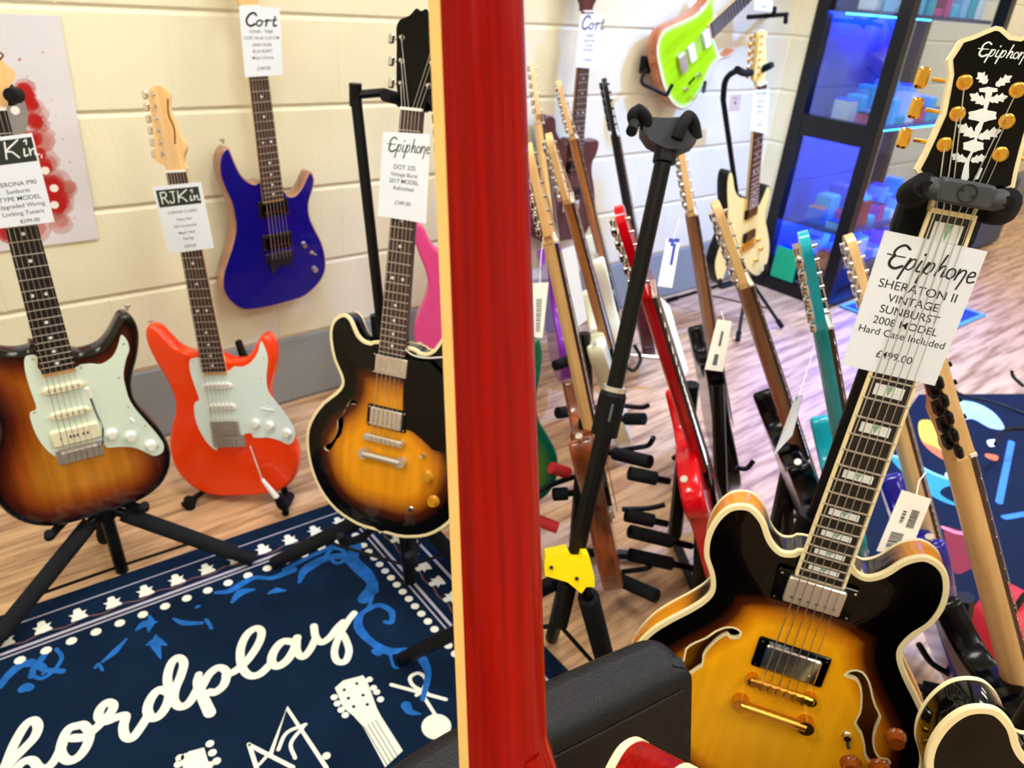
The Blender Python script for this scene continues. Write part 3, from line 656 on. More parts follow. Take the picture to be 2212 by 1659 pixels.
        if inl == 'dots':
            for n in (3, 5, 7, 9, 12, 15, 17, 19, 21):
                y = (s.fret(n)+s.fret(n-1))/2
                if y < yend+.006: continue
                for x in ((-.011, .011) if n == 12 else (0,)):
                    q.disc((x, y), .0032, 0, .0003, 14)
                    if fine: s.part('fret_marker', q, WPL, B, smooth=False); q = MB()
        elif inl == 'blocks':
            for n in (1, 3, 5, 7, 9, 12, 15, 17, 19, 21):
                y = (s.fret(n)+s.fret(n-1))/2; d = (s.fret(n-1)-s.fret(n))*.27; h = s.hw(y, w0, w1, yend)*.62
                if y-d < yend: continue
                q.prism([(-h, y-d), (h, y-d), (h, y+d), (-h, y+d)], 0, .0003)
                if fine and n < 21: s.part('fret_marker', q, PEARL, B, smooth=False); q = MB()
        if q.v: I = s.part('fret_markers', q, PEARL if inl == 'blocks' else WPL, B, smooth=False)
        if inl == 'blocks':
            for n in (1, 3, 5, 7, 9, 12, 15, 17, 19, 21):
                y = (s.fret(n)+s.fret(n-1))/2; d = (s.fret(n-1)-s.fret(n))*.25
                if y-d < yend: continue
                s.part('abalone_wedge', MB().prism([(-.004, y+d), (.004, y+d), (.0, y-d)], .0003, .0005), mat('abalone', '8fb89a', .25, coat=.4, var=.35, nscale=150), B, smooth=False)
        return B
    def strings(s, ybr, zn=.0015, zb=.006, hb=.026, hn=.0175, r=.0005, head=None, m=None):
        for i in range(6):
            f = (i-2.5)/2.5; rr = r*(1.5-i*.13)
            pts = [(f*hb, ybr, zb), (f*hn, .002, zn+.001)]
            if head: pts.append((*head[i], -.004))
            s.part('string', MB().tube(pts, rr, 5), m or STEEL)
    def tuner(s, x, y, side, m=CHR, z=-.010, key=None, post=None, keyr=.009):
        q = MB().disc((x, y), .0052, z, z+.002, 16).disc((x, y), .003, z+.002, z+.009, 12)
        T = s.part('tuner', q, post or m)
        q = MB(); L_ = key or .03
        q.tube([(x, y, z-.018), (x+side*L_*.75, y, z-.018)], .002, 8)
        q.box((x, y, z-.018), (.012, .016, .009))
        q.rbox((x+side*(L_), y, z-.018), (.012, keyr*1.9, .008), .004)
        s.part('tuner_key', q, m, T)
    def head(s, pts, m, th=.014, zt=-.008, smooth=True, back=None):
        o = spline(pts, 3) if smooth else pts
        return s.part('headstock', MB().prism(o, zt-th, zt), m, sharp=30)
    def humbucker(s, y, m=CHR, ring=BPL, w=.070, h=.038, z=None, rot=0, zr=.004, rw=.088, rh=.045, x=0):
        z = s.dome(x, y) if z is None else z
        if ring is not None:
            R_ = s.part('pickup_ring', MB().rbox((x, y, z+zr/2), (rw, rh, zr), .003), ring)
            q = MB()
            for sx in (-1, 1):
                for sy in (-1, 1): q.disc((x+sx*(rw/2-.005), y+sy*(rh/2-.005)), .0017, z+zr, z+zr+.0008, 8)
            s.part('ring_screws', q, CHR, R_)
        P_ = s.part('pickup', MB().rbox((x, y, z+.004), (w, h, .012), .003), m)
        q = MB()
        for i in range(6): q.disc((x+(i-2.5)*.0102, y-.008), .0022, z+.0095, z+.0108, 10)
        s.part('pole_pieces', q, CHR, P_); return P_
    def single(s, y, m=AGED, rot=0., w=.068, h=.017, z=None):
        z = s.dome(0, y)+.0022 if z is None else z; c, sn = math.cos(rot), math.sin(rot)
        ax = [(c, sn, 0), (-sn, c, 0), (0, 0, 1)]
        q = MB().rbox((0, y, z+.002), (w, h, .009), .008, ax=ax); q.box((0, y-.002, z), (w+.014, .006, .002), ax=ax)
        P_ = s.part('pickup', q, m); q = MB()
        for i in range(6):
            x = (i-2.5)*.0102; q.disc((x*c, y+x*sn), .0024, z+.0062, z+.0072, 10)
        s.part('pole_pieces', q, NICK, P_); return P_
    def knob(s, x, y, m=WPL, r=.011, h=.012, z=None, name='knob', label=None):
        z = s.dome(x, y) if z is None else z
        return s.part(name, MB().lathe([(r*1.1, z), (r*1.05, z+h*.25), (r*.85, z+h*.4), (r*.75, z+h), (0.001, z+h)], (x, y, 0)), m, label=label)
    def guard(s, pts, m=MINT, z=None, th=.0022, n=4, smooth=True, screws=()):
        z = s.zt if z is None else z
        g = s.part('pickguard', MB().prism(spline(pts, n) if smooth else pts, z, z+th), m, sharp=30)
        if screws:
            q = MB()
            for p in screws: q.disc(p, .0022, z+th, z+th+.0005, 8)
            s.part('guard_screws', q, NICK, g)
        return g
    def hardtail(s, y, w=.083, h=.034, z=None, arm=None, m=NICK):
        z = s.zt if z is None else z
        B = s.part('bridge', MB().rbox((0, y, z+.002), (w, h, .004), .002), m)
        for i in range(6):
            q = MB().rbox(((i-2.5)*.0108, y-.002, z+.007), (.0095, .024, .006), .001)
            s.part('saddle', q, m, B)
        return B
    def tom(s, y, ys, m=CHR, w=.084, z=None):
        z = s.dome(0, y) if z is None else z
        q = MB().rbox((0, y, z+.011), (w, .013, .008), .004)
        for i in range(6): q.box(((i-2.5)*.0104, y, z+.016), (.004, .010, .004))
        for sx in (-1, 1): q.disc((sx*.037, y), .0075, z, z+.013, 14)
        s.part('bridge', q, m)
        q = MB().tube([(-.042, ys, z+.012), (.042, ys, z+.012)], .0065, 12)
        for sx in (-1, 1): q.disc((sx*.042, ys), .0105, z, z+.016, 16)
        s.part('tailpiece', q, m)

def inline6(g, m=CHR, n=6, key=.028):
    for i in range(n): g.tuner(-.026+i*.0012, .040+i*.0245, -1, m, key=key)
def side3(g, m=CHR, post=None, key=.032, x=.027, y0=.045, dy=.038, keyr=.009):
    for sd in (-1, 1):
        for i in range(3): g.tuner(sd*(x+i*.003), y0+i*dy, sd, m, key=key, post=post, keyr=keyr)
def strapbtn(g, x, y, d, z=None):
    z = g.zt-.022 if z is None else z
    g.part('strap_button', MB().lathe([(.003, 0), (.003, .006), (.007, .009), (.007, .012), (.001, .012)], (x, y, z), d, 12), NICK)

# ---- sunburst double-cut on tripod stand, far left --------------------------------
o = np.array([.215, 1.529, 1.001]); y = np.array([-.025, .051, .998]); z = np.array([-.093, -.995, .048])
g = G('electric_guitar', 'sunburst electric guitar with black fretboard and mint pickguard on tripod stand, far left', 'electric guitar', o, y, z, 'guitars on floor stands')
g1 = g
SUNB = burst('three_tone_sunburst', [(0, '050404'), (.010, '0c0605'), (.030, '5a1f0c'), (.055, '9a4c12'), (.085, 'c07a20'), (.15, 'cf8c2c')])
SUNSIDE = mat('sunburst_side_black', '080606', .15, coat=.6)
g.body(mm(STRAT), SUNB, SUNSIDE, r=.010)
g.neck(-.466, m=MAPLE); g.board(-.466, m=EBON, fine=True); g.head([(x*(1.55 if x > 0 and y_ > .01 else 1), y_) for x, y_ in HS], MAPLE)
q = MB()
for k in range(4): q.rib([(.030-.001*k, .075+.022*k), (.036-.002*k, .082+.022*k), (.028, .088+.022*k)], .003, -.0078+k*1e-5)
g.part('headstock_lettering', q, mat('brown_ink', '7a4a24', .6), smooth=False)
inline6(g)
C2 = lambda x, y_: (x/2.553, 500+y_/2.553)
gp = g.ls([C2(*p) for p in [(135, 700), (165, 682), (205, 690), (225, 770), (415, 748), (440, 735), (500, 728), (560, 730), (620, 690), (650, 630), (668, 570), (700, 600), (712, 650), (695, 700), (680, 780), (690, 850), (720, 940), (790, 1030), (860, 1110), (900, 1170), (895, 1215), (850, 1235), (800, 1215), (740, 1190), (660, 1185), (590, 1190), (550, 1170), (335, 1215), (330, 1245), (270, 1215), (210, 1140), (175, 1060), (165, 1000), (200, 975), (170, 880), (140, 780)]], -.012)
g.guard(gp, MINT, n=3, screws=g.ls([C2(*p) for p in [(180, 704), (445, 750), (682, 620), (655, 805), (708, 968), (800, 1072), (190, 998), (315, 1213), (870, 1190)]], -.01))
g.single(-.505, AGED); g.single(-.56, AGED, z=None)
g.part('pickup', MB().rbox((0, -.607, -.006), (.085, .036, .010), .005), AGED, label='cream bridge pickup with engraved marks')
q = MB()
for i, (a, b_) in enumerate([(-.026, .003), (-.009, .004), (-.003, .004), (.003, .003), (.014, .004), (.021, .004)]): q.box((a, -.607, -.0009), (b_, .006, .0004))
g.part('engraved_mark', q, GINK, smooth=False)
g.hardtail(-.650)
q = MB().tube([g.w(*p) for p in []] or [(.035, -.645, -.004), (.042, -.63, .012), (.047, -.59, .026), (.040, -.545, .036), (.036, -.50, .040)], .0026, 8)
g.part('tremolo_arm', q, CHR)
g.part('arm_tip', MB().tube([(.037, -.515, .039), (.0355, -.494, .0405)], .0042, 10), WPL)
for px, py in ((243, 940), (284, 945), (327, 965)): a = g.l(px, py, -.002); g.knob(*a, WPL, z=-.010)
a = g.l(285, 908, 0); g.part('selector_switch', MB().tube([(a[0], a[1], -.01), (a[0]+.004, a[1]-.003, .004)], .0018, 8), WPL)
g.strings(-.650, head=[(-.026+i*.0012, .040+i*.0245) for i in range(6)])
strapbtn(g, .140, -.383, (.2, 1, 0))

# ---- orange guitar against the wall -------------------------------------------------
o = np.array([.570, 1.775, .819]); y = np.array([-.007, .194, .981]); z = np.array([-.679, -.721, .137])
g = G('electric_guitar', 'bright orange electric guitar with mint pickguard on low stand by the cream wall', 'electric guitar', o, y, z, 'guitars on floor stands'); g2 = g
ORA = mat('orange_finish', 'fa420c', .2, coat=.8, var=.03)
g.body(mm(STRAT), ORA, ORA, r=.010); g.neck(-.466, m=MAPLE); g.board(-.466, m=ROSE, fine=True); g.head(HS, MAPLE); inline6(g)
gp = g.ls([C2(*p) for p in [(1048, 710), (1070, 698), (1105, 700), (1130, 790), (1255, 770), (1290, 745), (1340, 745), (1390, 715), (1425, 660), (1440, 605), (1465, 650), (1478, 710), (1470, 800), (1480, 880), (1530, 950), (1590, 1030), (1625, 1100), (1620, 1150), (1590, 1172), (1540, 1150), (1480, 1135), (1400, 1135), (1375, 1110), (1205, 1150), (1200, 1205), (1150, 1170), (1100, 1090), (1075, 1010), (1075, 945), (1100, 925), (1075, 850), (1050, 770)]], -.012)
g.guard(gp, mat('white_pickguard', 'e4f5f2', .3, coat=.4, var=.02), n=3, screws=g.ls([C2(*p) for p in [(1065, 715), (1455, 700), (1440, 810), (1480, 945), (1575, 1130)]], -.01))
g.single(-.505, WPL); g.single(-.56, WPL); g.humbucker(-.612, NICK, None, z=-.008)
g.hardtail(-.652)
a = g.l(541, 963, 0); b_ = g.l(566, 1035, .03); c_ = g.l(598, 1075, .03)
g.part('tremolo_arm', MB().tube([(*a, 0), (*b_, .03)], .0022, 8), CHR); g.part('arm_tip', MB().tube([(*b_, .03), (*c_, .03)], [.0045, .008], 10), WPL)
for px, py in ((550, 917), (581, 922), (618, 938)): g.knob(*g.l(px, py, 0), WPL, z=-.010)
g.part('selector_switch', MB().tube([(*g.l(590, 890, 0), -.01), (*g.l(565, 880, 0), .004)], .0018, 8), WPL)
g.strings(-.652, head=[(-.026+i*.0012, .040+i*.0245) for i in range(6)])
strapbtn(g, -.145, -.352, (-.3, 1, 0)); 
q = MB(); q.rib([(.008, .06), (.012, .09), (.006, .12), (.010, .15)], .004, -.0078); g.part('headstock_lettering', q, mat('brown_ink', '7a4a24', .6), smooth=False)

# ---- dark blue guitar hanging on the wall -------------------------------------------
C3 = lambda x, y_: (440+x/2.369, y_/2.369)
YB = 1.955
p_end = WL(592, 432, YB); p_top = WL(560, 170, YB); yy = nrm(p_top-p_end); yy = nrm((yy[0], 0, yy[2]))
o = p_end+yy*.466
g = G('electric_guitar', 'deep blue electric guitar with black pickups hanging on the cream wall', 'electric guitar', o, yy, (-.02, -1, 0), 'guitars hanging on the wall'); g3 = g
BLU = mat('royal_blue_finish', '05007e', .25, coat=.7, var=.1); BSIDE = wood('mahogany_side', '8c5e4a', 'b98a6a', (40, 8, 40), .3, .5)
pts = [(300, 930), (262, 940), (225, 925), (190, 890), (160, 830), (140, 780), (125, 757), (105, 765), (85, 800), (78, 850), (85, 910), (110, 975), (140, 1040), (155, 1110), (160, 1180), (140, 1270), (110, 1360), (95, 1430), (100, 1490), (130, 1540), (180, 1578), (230, 1588), (320, 1575), (420, 1550), (520, 1515), (590, 1450), (622, 1390), (625, 1320), (605, 1240), (570, 1170), (545, 1110), (540, 1040), (560, 970), (568, 920), (555, 885), (540, 882), (525, 905), (500, 960), (465, 1000), (430, 1000), (412, 975)]
g.body(g.ls([C3(*p) for p in pts], -.012), BLU, BSIDE, r=.004, n=3)
g.neck(-.466, m=MAPLE); g.board(-.466, m=ROSE, nf=24, fine=True); g.head(HP, MAPLE); side3(g)
for (x, y_), nm in (((360, 1070), 0), ((380, 1240), 0)): a = g.l(*C3(x, y_), 0); g.humbucker(a[1], BPL, mat('dark_pickup_ring', '17141c', .4), x=0, w=.07, h=.036, rw=.085, rh=.045)
a = g.l(*C3(385, 1320), 0); yb = a[1]
DCH = mat('dark_chrome', '3a3640', .3, .6); g.hardtail(yb, w=.08, h=.026, m=DCH); g.part('tremolo_tail', MB().prism([(-.035, yb-.015), (.035, yb-.015), (.028, yb-.030), (.0, yb-.024), (-.028, yb-.045), (-.03, yb-.025)], -.011, -.007), DCH)
for x, y_ in ((520, 1258), (575, 1383)): g.knob(*g.l(*C3(x, y_), 0), CHR, r=.0095)
a = g.l(*C3(560, 1296), 0); g.part('selector_switch', MB().tube([(*a, -.012), (a[0]+.008, a[1]-.006, .002)], .0025, 8).disc(a, .006, -.012, -.009), CHR)
g.strings(yb, head=[(-.027, .045), (-.03, .083), (-.033, .121), (.033, .121), (.03, .083), (.027, .045)])
strapbtn(g, *g.l(*C3(105, 735), -.03), (-.2, 1, 0))

# ---- sunburst semi-hollow behind the red neck ---------------------------------------
y = nrm(np.array([.154, .168, .974])+.035*np.array([.495, -.866, .071])); o = np.array([.808, 1.227, 1.031])+.012*np.array([.495, -.866, .071]); z = np.array([-.855, -.471, .216])
g = G('semi_hollow_guitar', 'sunburst semi-hollow guitar with black pickguard on stand, partly behind the red neck', 'electric guitar', o, y, z, 'guitars on floor stands', scale=.628); g4 = g
C4 = lambda x, y_: (600+x/2.37, 600+y_/2.37)
SUN2 = burst('vintage_sunburst', [(0, '020202'), (.030, '040303'), (.050, '4e1d08'), (.068, 'b36a10'), (.095, 'ea9a12'), (.17, 'f6aa1a')], grain=.15)
SSIDE = burst('semi_side', [(0, '060404'), (.1, '060404')])
lft = g.ls([C4(*p) for p in [(512, 322), (480, 330), (445, 320), (415, 290), (395, 245), (375, 205), (345, 185), (310, 195), (282, 225), (270, 270), (272, 330), (290, 420), (325, 500), (330, 545), (300, 585), (235, 635), (185, 700), (155, 770), (150, 850), (165, 950), (195, 1040), (240, 1120), (300, 1190), (370, 1240), (440, 1275), (540, 1300)]], -.014)
cxm = 0.0
rt = [(-p[0], p[1]) for p in lft[::-1]]
def fho(pts, w=.0): return spline(pts, 3)
fh = g.ls([C4(*p) for p in [(400, 640), (372, 628), (350, 650), (335, 690), (318, 715), (297, 735), (300, 775), (285, 820), (262, 850), (235, 862), (232, 880), (255, 890), (280, 865), (300, 830), (325, 800), (333, 740), (328, 700), (345, 665), (368, 650), (392, 652)]], -.004)
g.body(lft+rt, SUN2, mat('black_side_gloss', '0a0807', .12, coat=.6), thick=.043, r=.002, arch=.008, holes=[spline(fh, 2)], n=2, cen=(0, -.655, .205))
g.bind(.006, .005); g.bind(.005, .005, zt=-.055, bot=True, name='back_binding')
g.neck(-.452, m=mat('dark_neck', '1a0f0c', .2, coat=.5)); g.board(-.452, m=ROSE, nf=22, inl='dots', fine=True); g.head(HP, BPL); side3(g, CHR)
g.humbucker(-.478, NICK, BPL); g.humbucker(-.585, NICK, BPL)
g.tom(-.630, -.668, NICK)
pg = g.ls([C4(*p) for p in [(650, 420), (775, 430), (900, 560), (900, 820), (860, 900), (790, 880), (740, 830), (690, 790), (640, 770), (640, 600)]], 0)
g.guard(pg, BPL, z=-.003, th=.002, smooth=False)
q = MB(); q.rib([(p[0], p[1]) for p in g.ls([C4(*p) for p in [(645, 360), (690, 395), (760, 410), (860, 405)]], 0)], .003, -.0005); g.part('white_cable_tie', q, WPL, smooth=False)
for x, y_ in ((765, 1020), (790, 1150)): g.knob(*g.l(*C4(x, y_), 0), mat('amber_knob', 'c98a1c', .15, coat=.6), r=.012)
g.knob(*g.l(*C4(742, 912), 0), CHR, r=.005, h=.012, name='selector_switch')
g.knob(*g.l(*C4(675, 1190), 0), CHR, r=.006, h=.006, name='output_jack')
g.strings(-.630, zn=.0015, zb=.008, head=[(-.027, .045), (-.03, .083), (-.033, .121), (.033, .121), (.03, .083), (.027, .045)])

# ---- large sunburst semi-hollow at the right ------------------------------------------
o = np.array([.859, .293, 1.077]); y = np.array([.135, .035, .99]); z = np.array([-.847, -.515, .133])
SH_O, SH_Y, SH_Z = o, y, z
g = G('semi_hollow_guitar', 'large sunburst semi-hollow guitar with block inlays and gold hardware, at right', 'electric guitar', o, y, z, 'guitars on floor stands', scale=.628); g5 = g
SUN3 = burst('amber_sunburst', [(0, '030202'), (.030, '050302'), (.043, '4a1d08'), (.056, 'c8780c'), (.074, 'fbb012'), (.18, 'ffbe1c')], grain=.08)
m_side, nt, b, N, L = nodes('amber_side')
tc = N('ShaderNodeTexCoord'); sp = N('ShaderNodeSeparateXYZ'); L(tc.outputs['Object'], sp.inputs[0])
# the side finish is black at the cutaways and the waist and amber at horns and lower bout
ab = N('ShaderNodeMath'); ab.operation = 'ABSOLUTE'; L(sp.outputs['X'], ab.inputs[0])
def band(node, lo, hi, soft):
    a = N('ShaderNodeMapRange'); a.interpolation_type = 'SMOOTHSTEP'; a.inputs['From Min'].default_value = lo-soft; a.inputs['From Max'].default_value = lo+soft
    c = N('ShaderNodeMapRange'); c.interpolation_type = 'SMOOTHSTEP'; c.inputs['From Min'].default_value = hi+soft; c.inputs['From Max'].default_value = hi-soft
    L(node, a.inputs['Value']); L(node, c.inputs['Value']); m_ = N('ShaderNodeMath'); m_.operation = 'MULTIPLY'; L(a.outputs[0], m_.inputs[0]); L(c.outputs[0], m_.inputs[1]); return m_.outputs[0]
d1 = band(ab.outputs[0], -.1, .082, .012); d2 = band(sp.outputs['Y'], .255, .315, .02)
mxm = N('ShaderNodeMath'); mxm.operation = 'MAXIMUM'; L(d1, mxm.inputs[0]); L(d2, mxm.inputs[1])
mx = N('ShaderNodeMix'); mx.data_type = 'RGBA'; mx.inputs['A'].default_value = lin('d98a16'); mx.inputs['B'].default_value = lin('1b0f10'); L(mxm.outputs[0], mx.inputs['Factor'])
L(mx.outputs['Result'], b.inputs['Base Color']); b.inputs['Roughness'].default_value = .25; b.inputs['Coat Weight'].default_value = .4; b.inputs['Coat Roughness'].default_value = .03
A3 = lambda x, y_: (1340+x/2.517, 1000+y_/2.517)
B3 = lambda x, y_: (1750+x/2.34, 950+y_/2.34)
H3 = lambda x, y_: (1900+x/3.455, y_/3.455)
g.zt = -.014
f1 = spline(g.ls([A3(*p) for p in [(650, 920), (620, 903), (575, 903), (520, 925), (470, 960), (410, 985), (362, 1018), (352, 1070), (315, 1130), (280, 1190), (250, 1250), (225, 1320), (200, 1350), (170, 1345), (150, 1370), (180, 1395), (235, 1380), (280, 1320), (310, 1240), (345, 1160), (440, 1095), (446, 1045), (480, 1000), (530, 955), (578, 930), (600, 948), (640, 944)]], -.006), 2)
f2 = spline(g.ls([B3(*p) for p in [(180, 1185), (215, 1170), (262, 1182), (295, 1235), (310, 1300), (328, 1355), (350, 1402), (330, 1450), (314, 1510), (322, 1570), (350, 1612), (385, 1620), (400, 1640), (370, 1655), (322, 1645), (285, 1595), (278, 1540), (262, 1480), (230, 1425), (255, 1380), (264, 1320), (262, 1260), (240, 1215), (205, 1198)]], -.006), 2)
T = g.body(SEMI, SUN3, m_side, thick=.045, r=.002, arch=.009, holes=[f1, f2], n=3, cen=(0, -.66, .203))
for f in (f1, f2):
    f = ccw(f); K = len(f); q = MB(); oo = inset(f, -.0024)
    q.v = [(p[0], p[1], g.dome(*p)+.0008) for p in f]+[(p[0], p[1], g.dome(*p)+.0006) for p in oo]
    q.f = [(i, K+i, K+(i+1) % K, (i+1) % K)[::-1] for i in range(K)]; g.part('f_hole_binding', q, CREAM, T, smooth=False)
g.bind(.0065, .005); g.bind(.005, .006, zt=-.057, bot=True, name='back_binding')
g.neck(-.452, m=mat('dark_neck', '1a0f0c'), w0=.044, w1=.058)
g.board(-.452, w0=.044, w1=.058, m=EBON, bm=CREAM, nf=22, inl='blocks', nut=CREAM, fw=.0026, fine=True)
lh = g.ls([H3(*p) for p in [(385, 1330), (272, 1268), (330, 1160), (400, 1010), (470, 850), (500, 700), (525, 560), (515, 440), (565, 365), (612, 288), (700, 262), (790, 222), (870, 190), (920, 200)]], -.004)
lh = [(-.021, .0), (-.023, .016)]+lh[1:]+[(-.004, lh[-1][1]-.006)]
hp = lh+[(-x, y_) for x, y_ in lh[::-1]]
g.part('headstock', MB().prism(hp, -.022, -.006), CREAM, smooth=False, label='cream bound edge of the headstock')
hi = inset(ccw(hp), .0042)
HV = g.part('headstock_veneer', MB().prism(hi, -.0065, -.0052), BPL, smooth=False)
for x, y_ in ((635, 615), (582, 850), (487, 1080)):
    p = g.l(*H3(x, y_), -.004); g.tuner(p[0], p[1], -1, GOLD, z=-.0052, key=.036, keyr=.011)
for x, y_ in ((1030, 672), (950, 905), (902, 1152)):
    p = g.l(*H3(x, y_), -.004); g.tuner(p[0], p[1], 1, GOLD, z=-.0052, key=.036, keyr=.011)
q = MB()
for x, y_ in ((635, 615), (582, 850), (487, 1080), (1030, 672), (950, 905), (902, 1152)):
    p = g.l(*H3(x, y_), -.004); q.lathe([(.0074, -.0052), (.0074, -.0042), (.0066, -.0038), (.004, -.0034)], (p[0], p[1], 0), n=20)
    g.part('tuner_bushing', q, GOLD, HV); q = MB()
q = MB(); ZI = -.0050
def leaf(b0, t0, w, nl=3):
    b0 = np.array(g.l(*H3(*b0), ZI)); t0 = np.array(g.l(*H3(*t0), ZI)); d = t0-b0; Ln = np.linalg.norm(d); d /= Ln; n_ = np.array([-d[1], d[0]])
    w = w/1000; up = []; dn = []
    for k in range(nl):
        a = (k+.6)/nl*.85; up += [b0+d*Ln*a+n_*w*(1.1 if k else .8), b0+d*Ln*(a+.04)+n_*w*.6]
        dn += [b0+d*Ln*a-n_*w*(1.1 if k else .8), b0+d*Ln*(a+.04)-n_*w*.6]
    q.flat(spline([b0]+dn+[t0]+up[::-1], 3), ZI)
for a, b_, w in (((800, 622), (735, 540), 4.2), ((865, 640), (990, 565), 4.0), ((795, 775), (672, 700), 4.2), ((820, 750), (958, 720), 4.0), ((715, 1020), (580, 930), 4.8), ((735, 1030), (912, 970), 4.8), ((650, 1203), (532, 1150), 3.8), ((680, 1200), (800, 1170), 3.8)): leaf(a, b_, w)
for c, rx, ry in (((700, 1090), 88, 48), ((768, 862), 120, 52), ((812, 672), 80, 24)):
    q.flat(spline([g.l(*H3(c[0]+rx*math.cos(a)*(1 if i % 2 else .82), c[1]+ry*math.sin(a)*(1 if i % 2 else .82)), ZI) for i, a in enumerate(np.linspace(0, 2*math.pi, 13)[:-1])], 2), ZI+1e-5)
for pts, w in (([(638, 1325), (655, 1210), (695, 1125)], [.007, .0035, .002]), ([(715, 1050), (738, 960), (768, 905)], [.002, .006, .003]), ([(785, 830), (815, 700), (812, 690)], [.003, .006, .004]), ([(725, 1325), (760, 1260)], [.004, .002])):
    q.rib(g.ls([H3(*p) for p in pts], ZI), w, ZI)
g.part('vine_inlay', q, PEARL, HV, smooth=False)
# script logo as strokes; unit: x-height 1
EPI = [([(1.75, 1.75), (1.2, 2.0), (.6, 1.75), (.3, 1.3), (.45, 1.0)], .26), ([(.45, 1.0), (.15, .6), (.2, .15), (.8, -.05), (1.5, .25)], .3), ([(-.35, 1.02), (.6, 1.0), (1.5, 1.02)], .14),
       ([(2.1, 1.0), (1.75, .1), (1.45, -.85)], .24), ([(1.85, .2), (2.3, .95), (2.7, .95), (2.6, .4), (2.2, .05), (1.85, .2)], .17),
       ([(3.25, 1.0), (3.0, .15), (3.35, .1)], .2), ([(3.4, 1.55), (3.42, 1.6)], .26),
       ([(4.0, 1.0), (3.65, .1), (3.35, -.85)], .24), ([(3.75, .2), (4.2, .95), (4.6, .95), (4.5, .4), (4.1, .05), (3.75, .2)], .17),
       ([(5.55, 1.9), (5.2, .9), (4.95, .05)], .2), ([(5.1, .4), (5.5, .95), (5.8, .85), (5.6, .1), (5.9, .15)], .18),
       ([(6.5, .95), (6.15, .7), (6.1, .2), (6.45, .05), (6.8, .35), (6.8, .8), (6.5, .95)], .18),
       ([(7.2, 1.0), (7.0, .05)], .2), ([(7.05, .4), (7.5, .95), (7.85, .85), (7.7, .1), (7.45, -.7)], .18),
       ([(8.2, .5), (8.75, .65), (8.7, .95), (8.35, .9), (8.15, .45), (8.35, .05), (8.9, .2)], .18)]
CORT = [([(1.6, 1.9), (1.3, 2.3), (.7, 2.1), (.15, 1.3), (.1, .5), (.6, 0), (1.3, .35)], .3), ([(2.1, 1.05), (1.7, .85), (1.55, .3), (1.9, .0), (2.35, .4), (2.3, .95), (2.1, 1.05)], .22), ([(2.35, .85), (2.8, .9), (3.0, 1.0)], .16),
        ([(3.15, 1.15), (2.95, .0)], .26), ([(3.05, .6), (3.35, 1.05), (3.7, .95)], .22), ([(4.45, 1.7), (4.15, .5), (4.2, .05), (4.6, .15)], .26), ([(3.8, 1.05), (4.75, 1.15)], .16)]
def script(mb, strokes, fn, sc):                       # fn maps unit coordinates to the surface (x, y); sc: size of one unit
    zz_ = 0
    for pts, w in strokes:
        a = len(mb.v); mb.rib([np.array(fn(*p)) for p in pts], w*sc, 0, 5)
        mb.v[a:] = [(v[0], v[1], v[2]+zz_) for v in mb.v[a:]]; zz_ += 1e-5
a = np.array(g.l(*H3(735, 415), ZI)); b_ = np.array(g.l(*H3(1120, 450), ZI)); ux = (b_-a)/9.0; uy = np.array([-ux[1], ux[0]])*1.25
q = MB(); script(q, EPI, lambda x, y_: a+ux*x+uy*y_, np.linalg.norm(ux)*1.15); q.v = [(v[0], v[1], v[2]+ZI) for v in q.v]
g.part('logo_inlay', q, PEARL, HV, smooth=False)
yn = g.l(1763, 1290, 0)[1]; yp = g.l(1712, 1432, 0)[1]
g.humbucker(yn, NICK, BPL, w=.069, h=.037, rw=.098, rh=.046); g.humbucker(yp, CHR, BPL, w=.069, h=.037, rw=.09, rh=.047)
g.tom(g.l(1690, 1486, 0)[1], g.l(1669, 1536, 0)[1], GOLD)
AMB = mat('amber_knob', 'c98a1c'); COP = mat('copper_knob', '9c4a12', .12, coat=.8, var=.15)
g.knob(*g.l(1936, 1602, 0), COP, r=.0125, h=.014); g.knob(*g.l(1838, 1652, 0), COP, r=.0125, h=.014); g.knob(*g.l(1900, 1665, 0), COP, r=.0125, h=.014)
a = g.l(1830, 1592, 0); s_ = g.knob(*a, CHR, r=.006, h=.007, name='selector_switch'); g.part('switch_lever', MB().tube([(*a, -.004), (a[0]+.004, a[1]-.010, .010)], .0022, 8), BPL, s_)
g.strings(g.l(1690, 1486, 0)[1], zn=.002, zb=.008, hn=.017, hb=.0262, head=[g.l(*H3(x, y_), -.004) for x, y_ in ((487, 1080), (582, 850), (635, 615), (1030, 672), (950, 905), (902, 1152))])
q = MB(); q.rib(g.ls([A3(*p) for p in [(760, 655), (790, 690), (800, 730), (825, 765)]], -.01), .002, 0); q.v = [(v[0], v[1], g.dome(v[0], v[1])+.0005) for v in q.v]
# ---- black semi-hollow, bottom right corner ------------------------------------------
hp_ = DP(2122, 1547, .735); B5 = g5.M
zz5 = nrm(np.array([-.80, -.58, .12])); o = hp_-(nrm(np.cross(y, zz5))*-.118+nrm(y)*-.388)
g = G('semi_hollow_guitar', 'glossy black semi-hollow guitar with cream binding, cut by the bottom right corner', 'electric guitar', o, y, zz5, 'guitars on floor stands', scale=.628)
BKT = mat('black_gloss_top', '050304', .15, coat=.3, spec=.25, var=.3, nscale=6)
g.body(SEMI, BKT, mat('black_gloss_side', '050505', .08, coat=.6, spec=.3), thick=.045, r=.002, arch=.009, n=3); g.bind(.007, .005); g.bind(.005, .006, zt=-.057, bot=True, name='back_binding')
g.neck(-.452, m=BKT); g.board(-.452, m=ROSE, bm=CREAM, nf=22, inl='dots'); g.head(HP, BPL); side3(g, CHR)
g.humbucker(-.478, CHR, BPL); g.humbucker(-.585, CHR, BPL); g.tom(-.630, -.668, CHR); g.strings(-.630); g6 = g

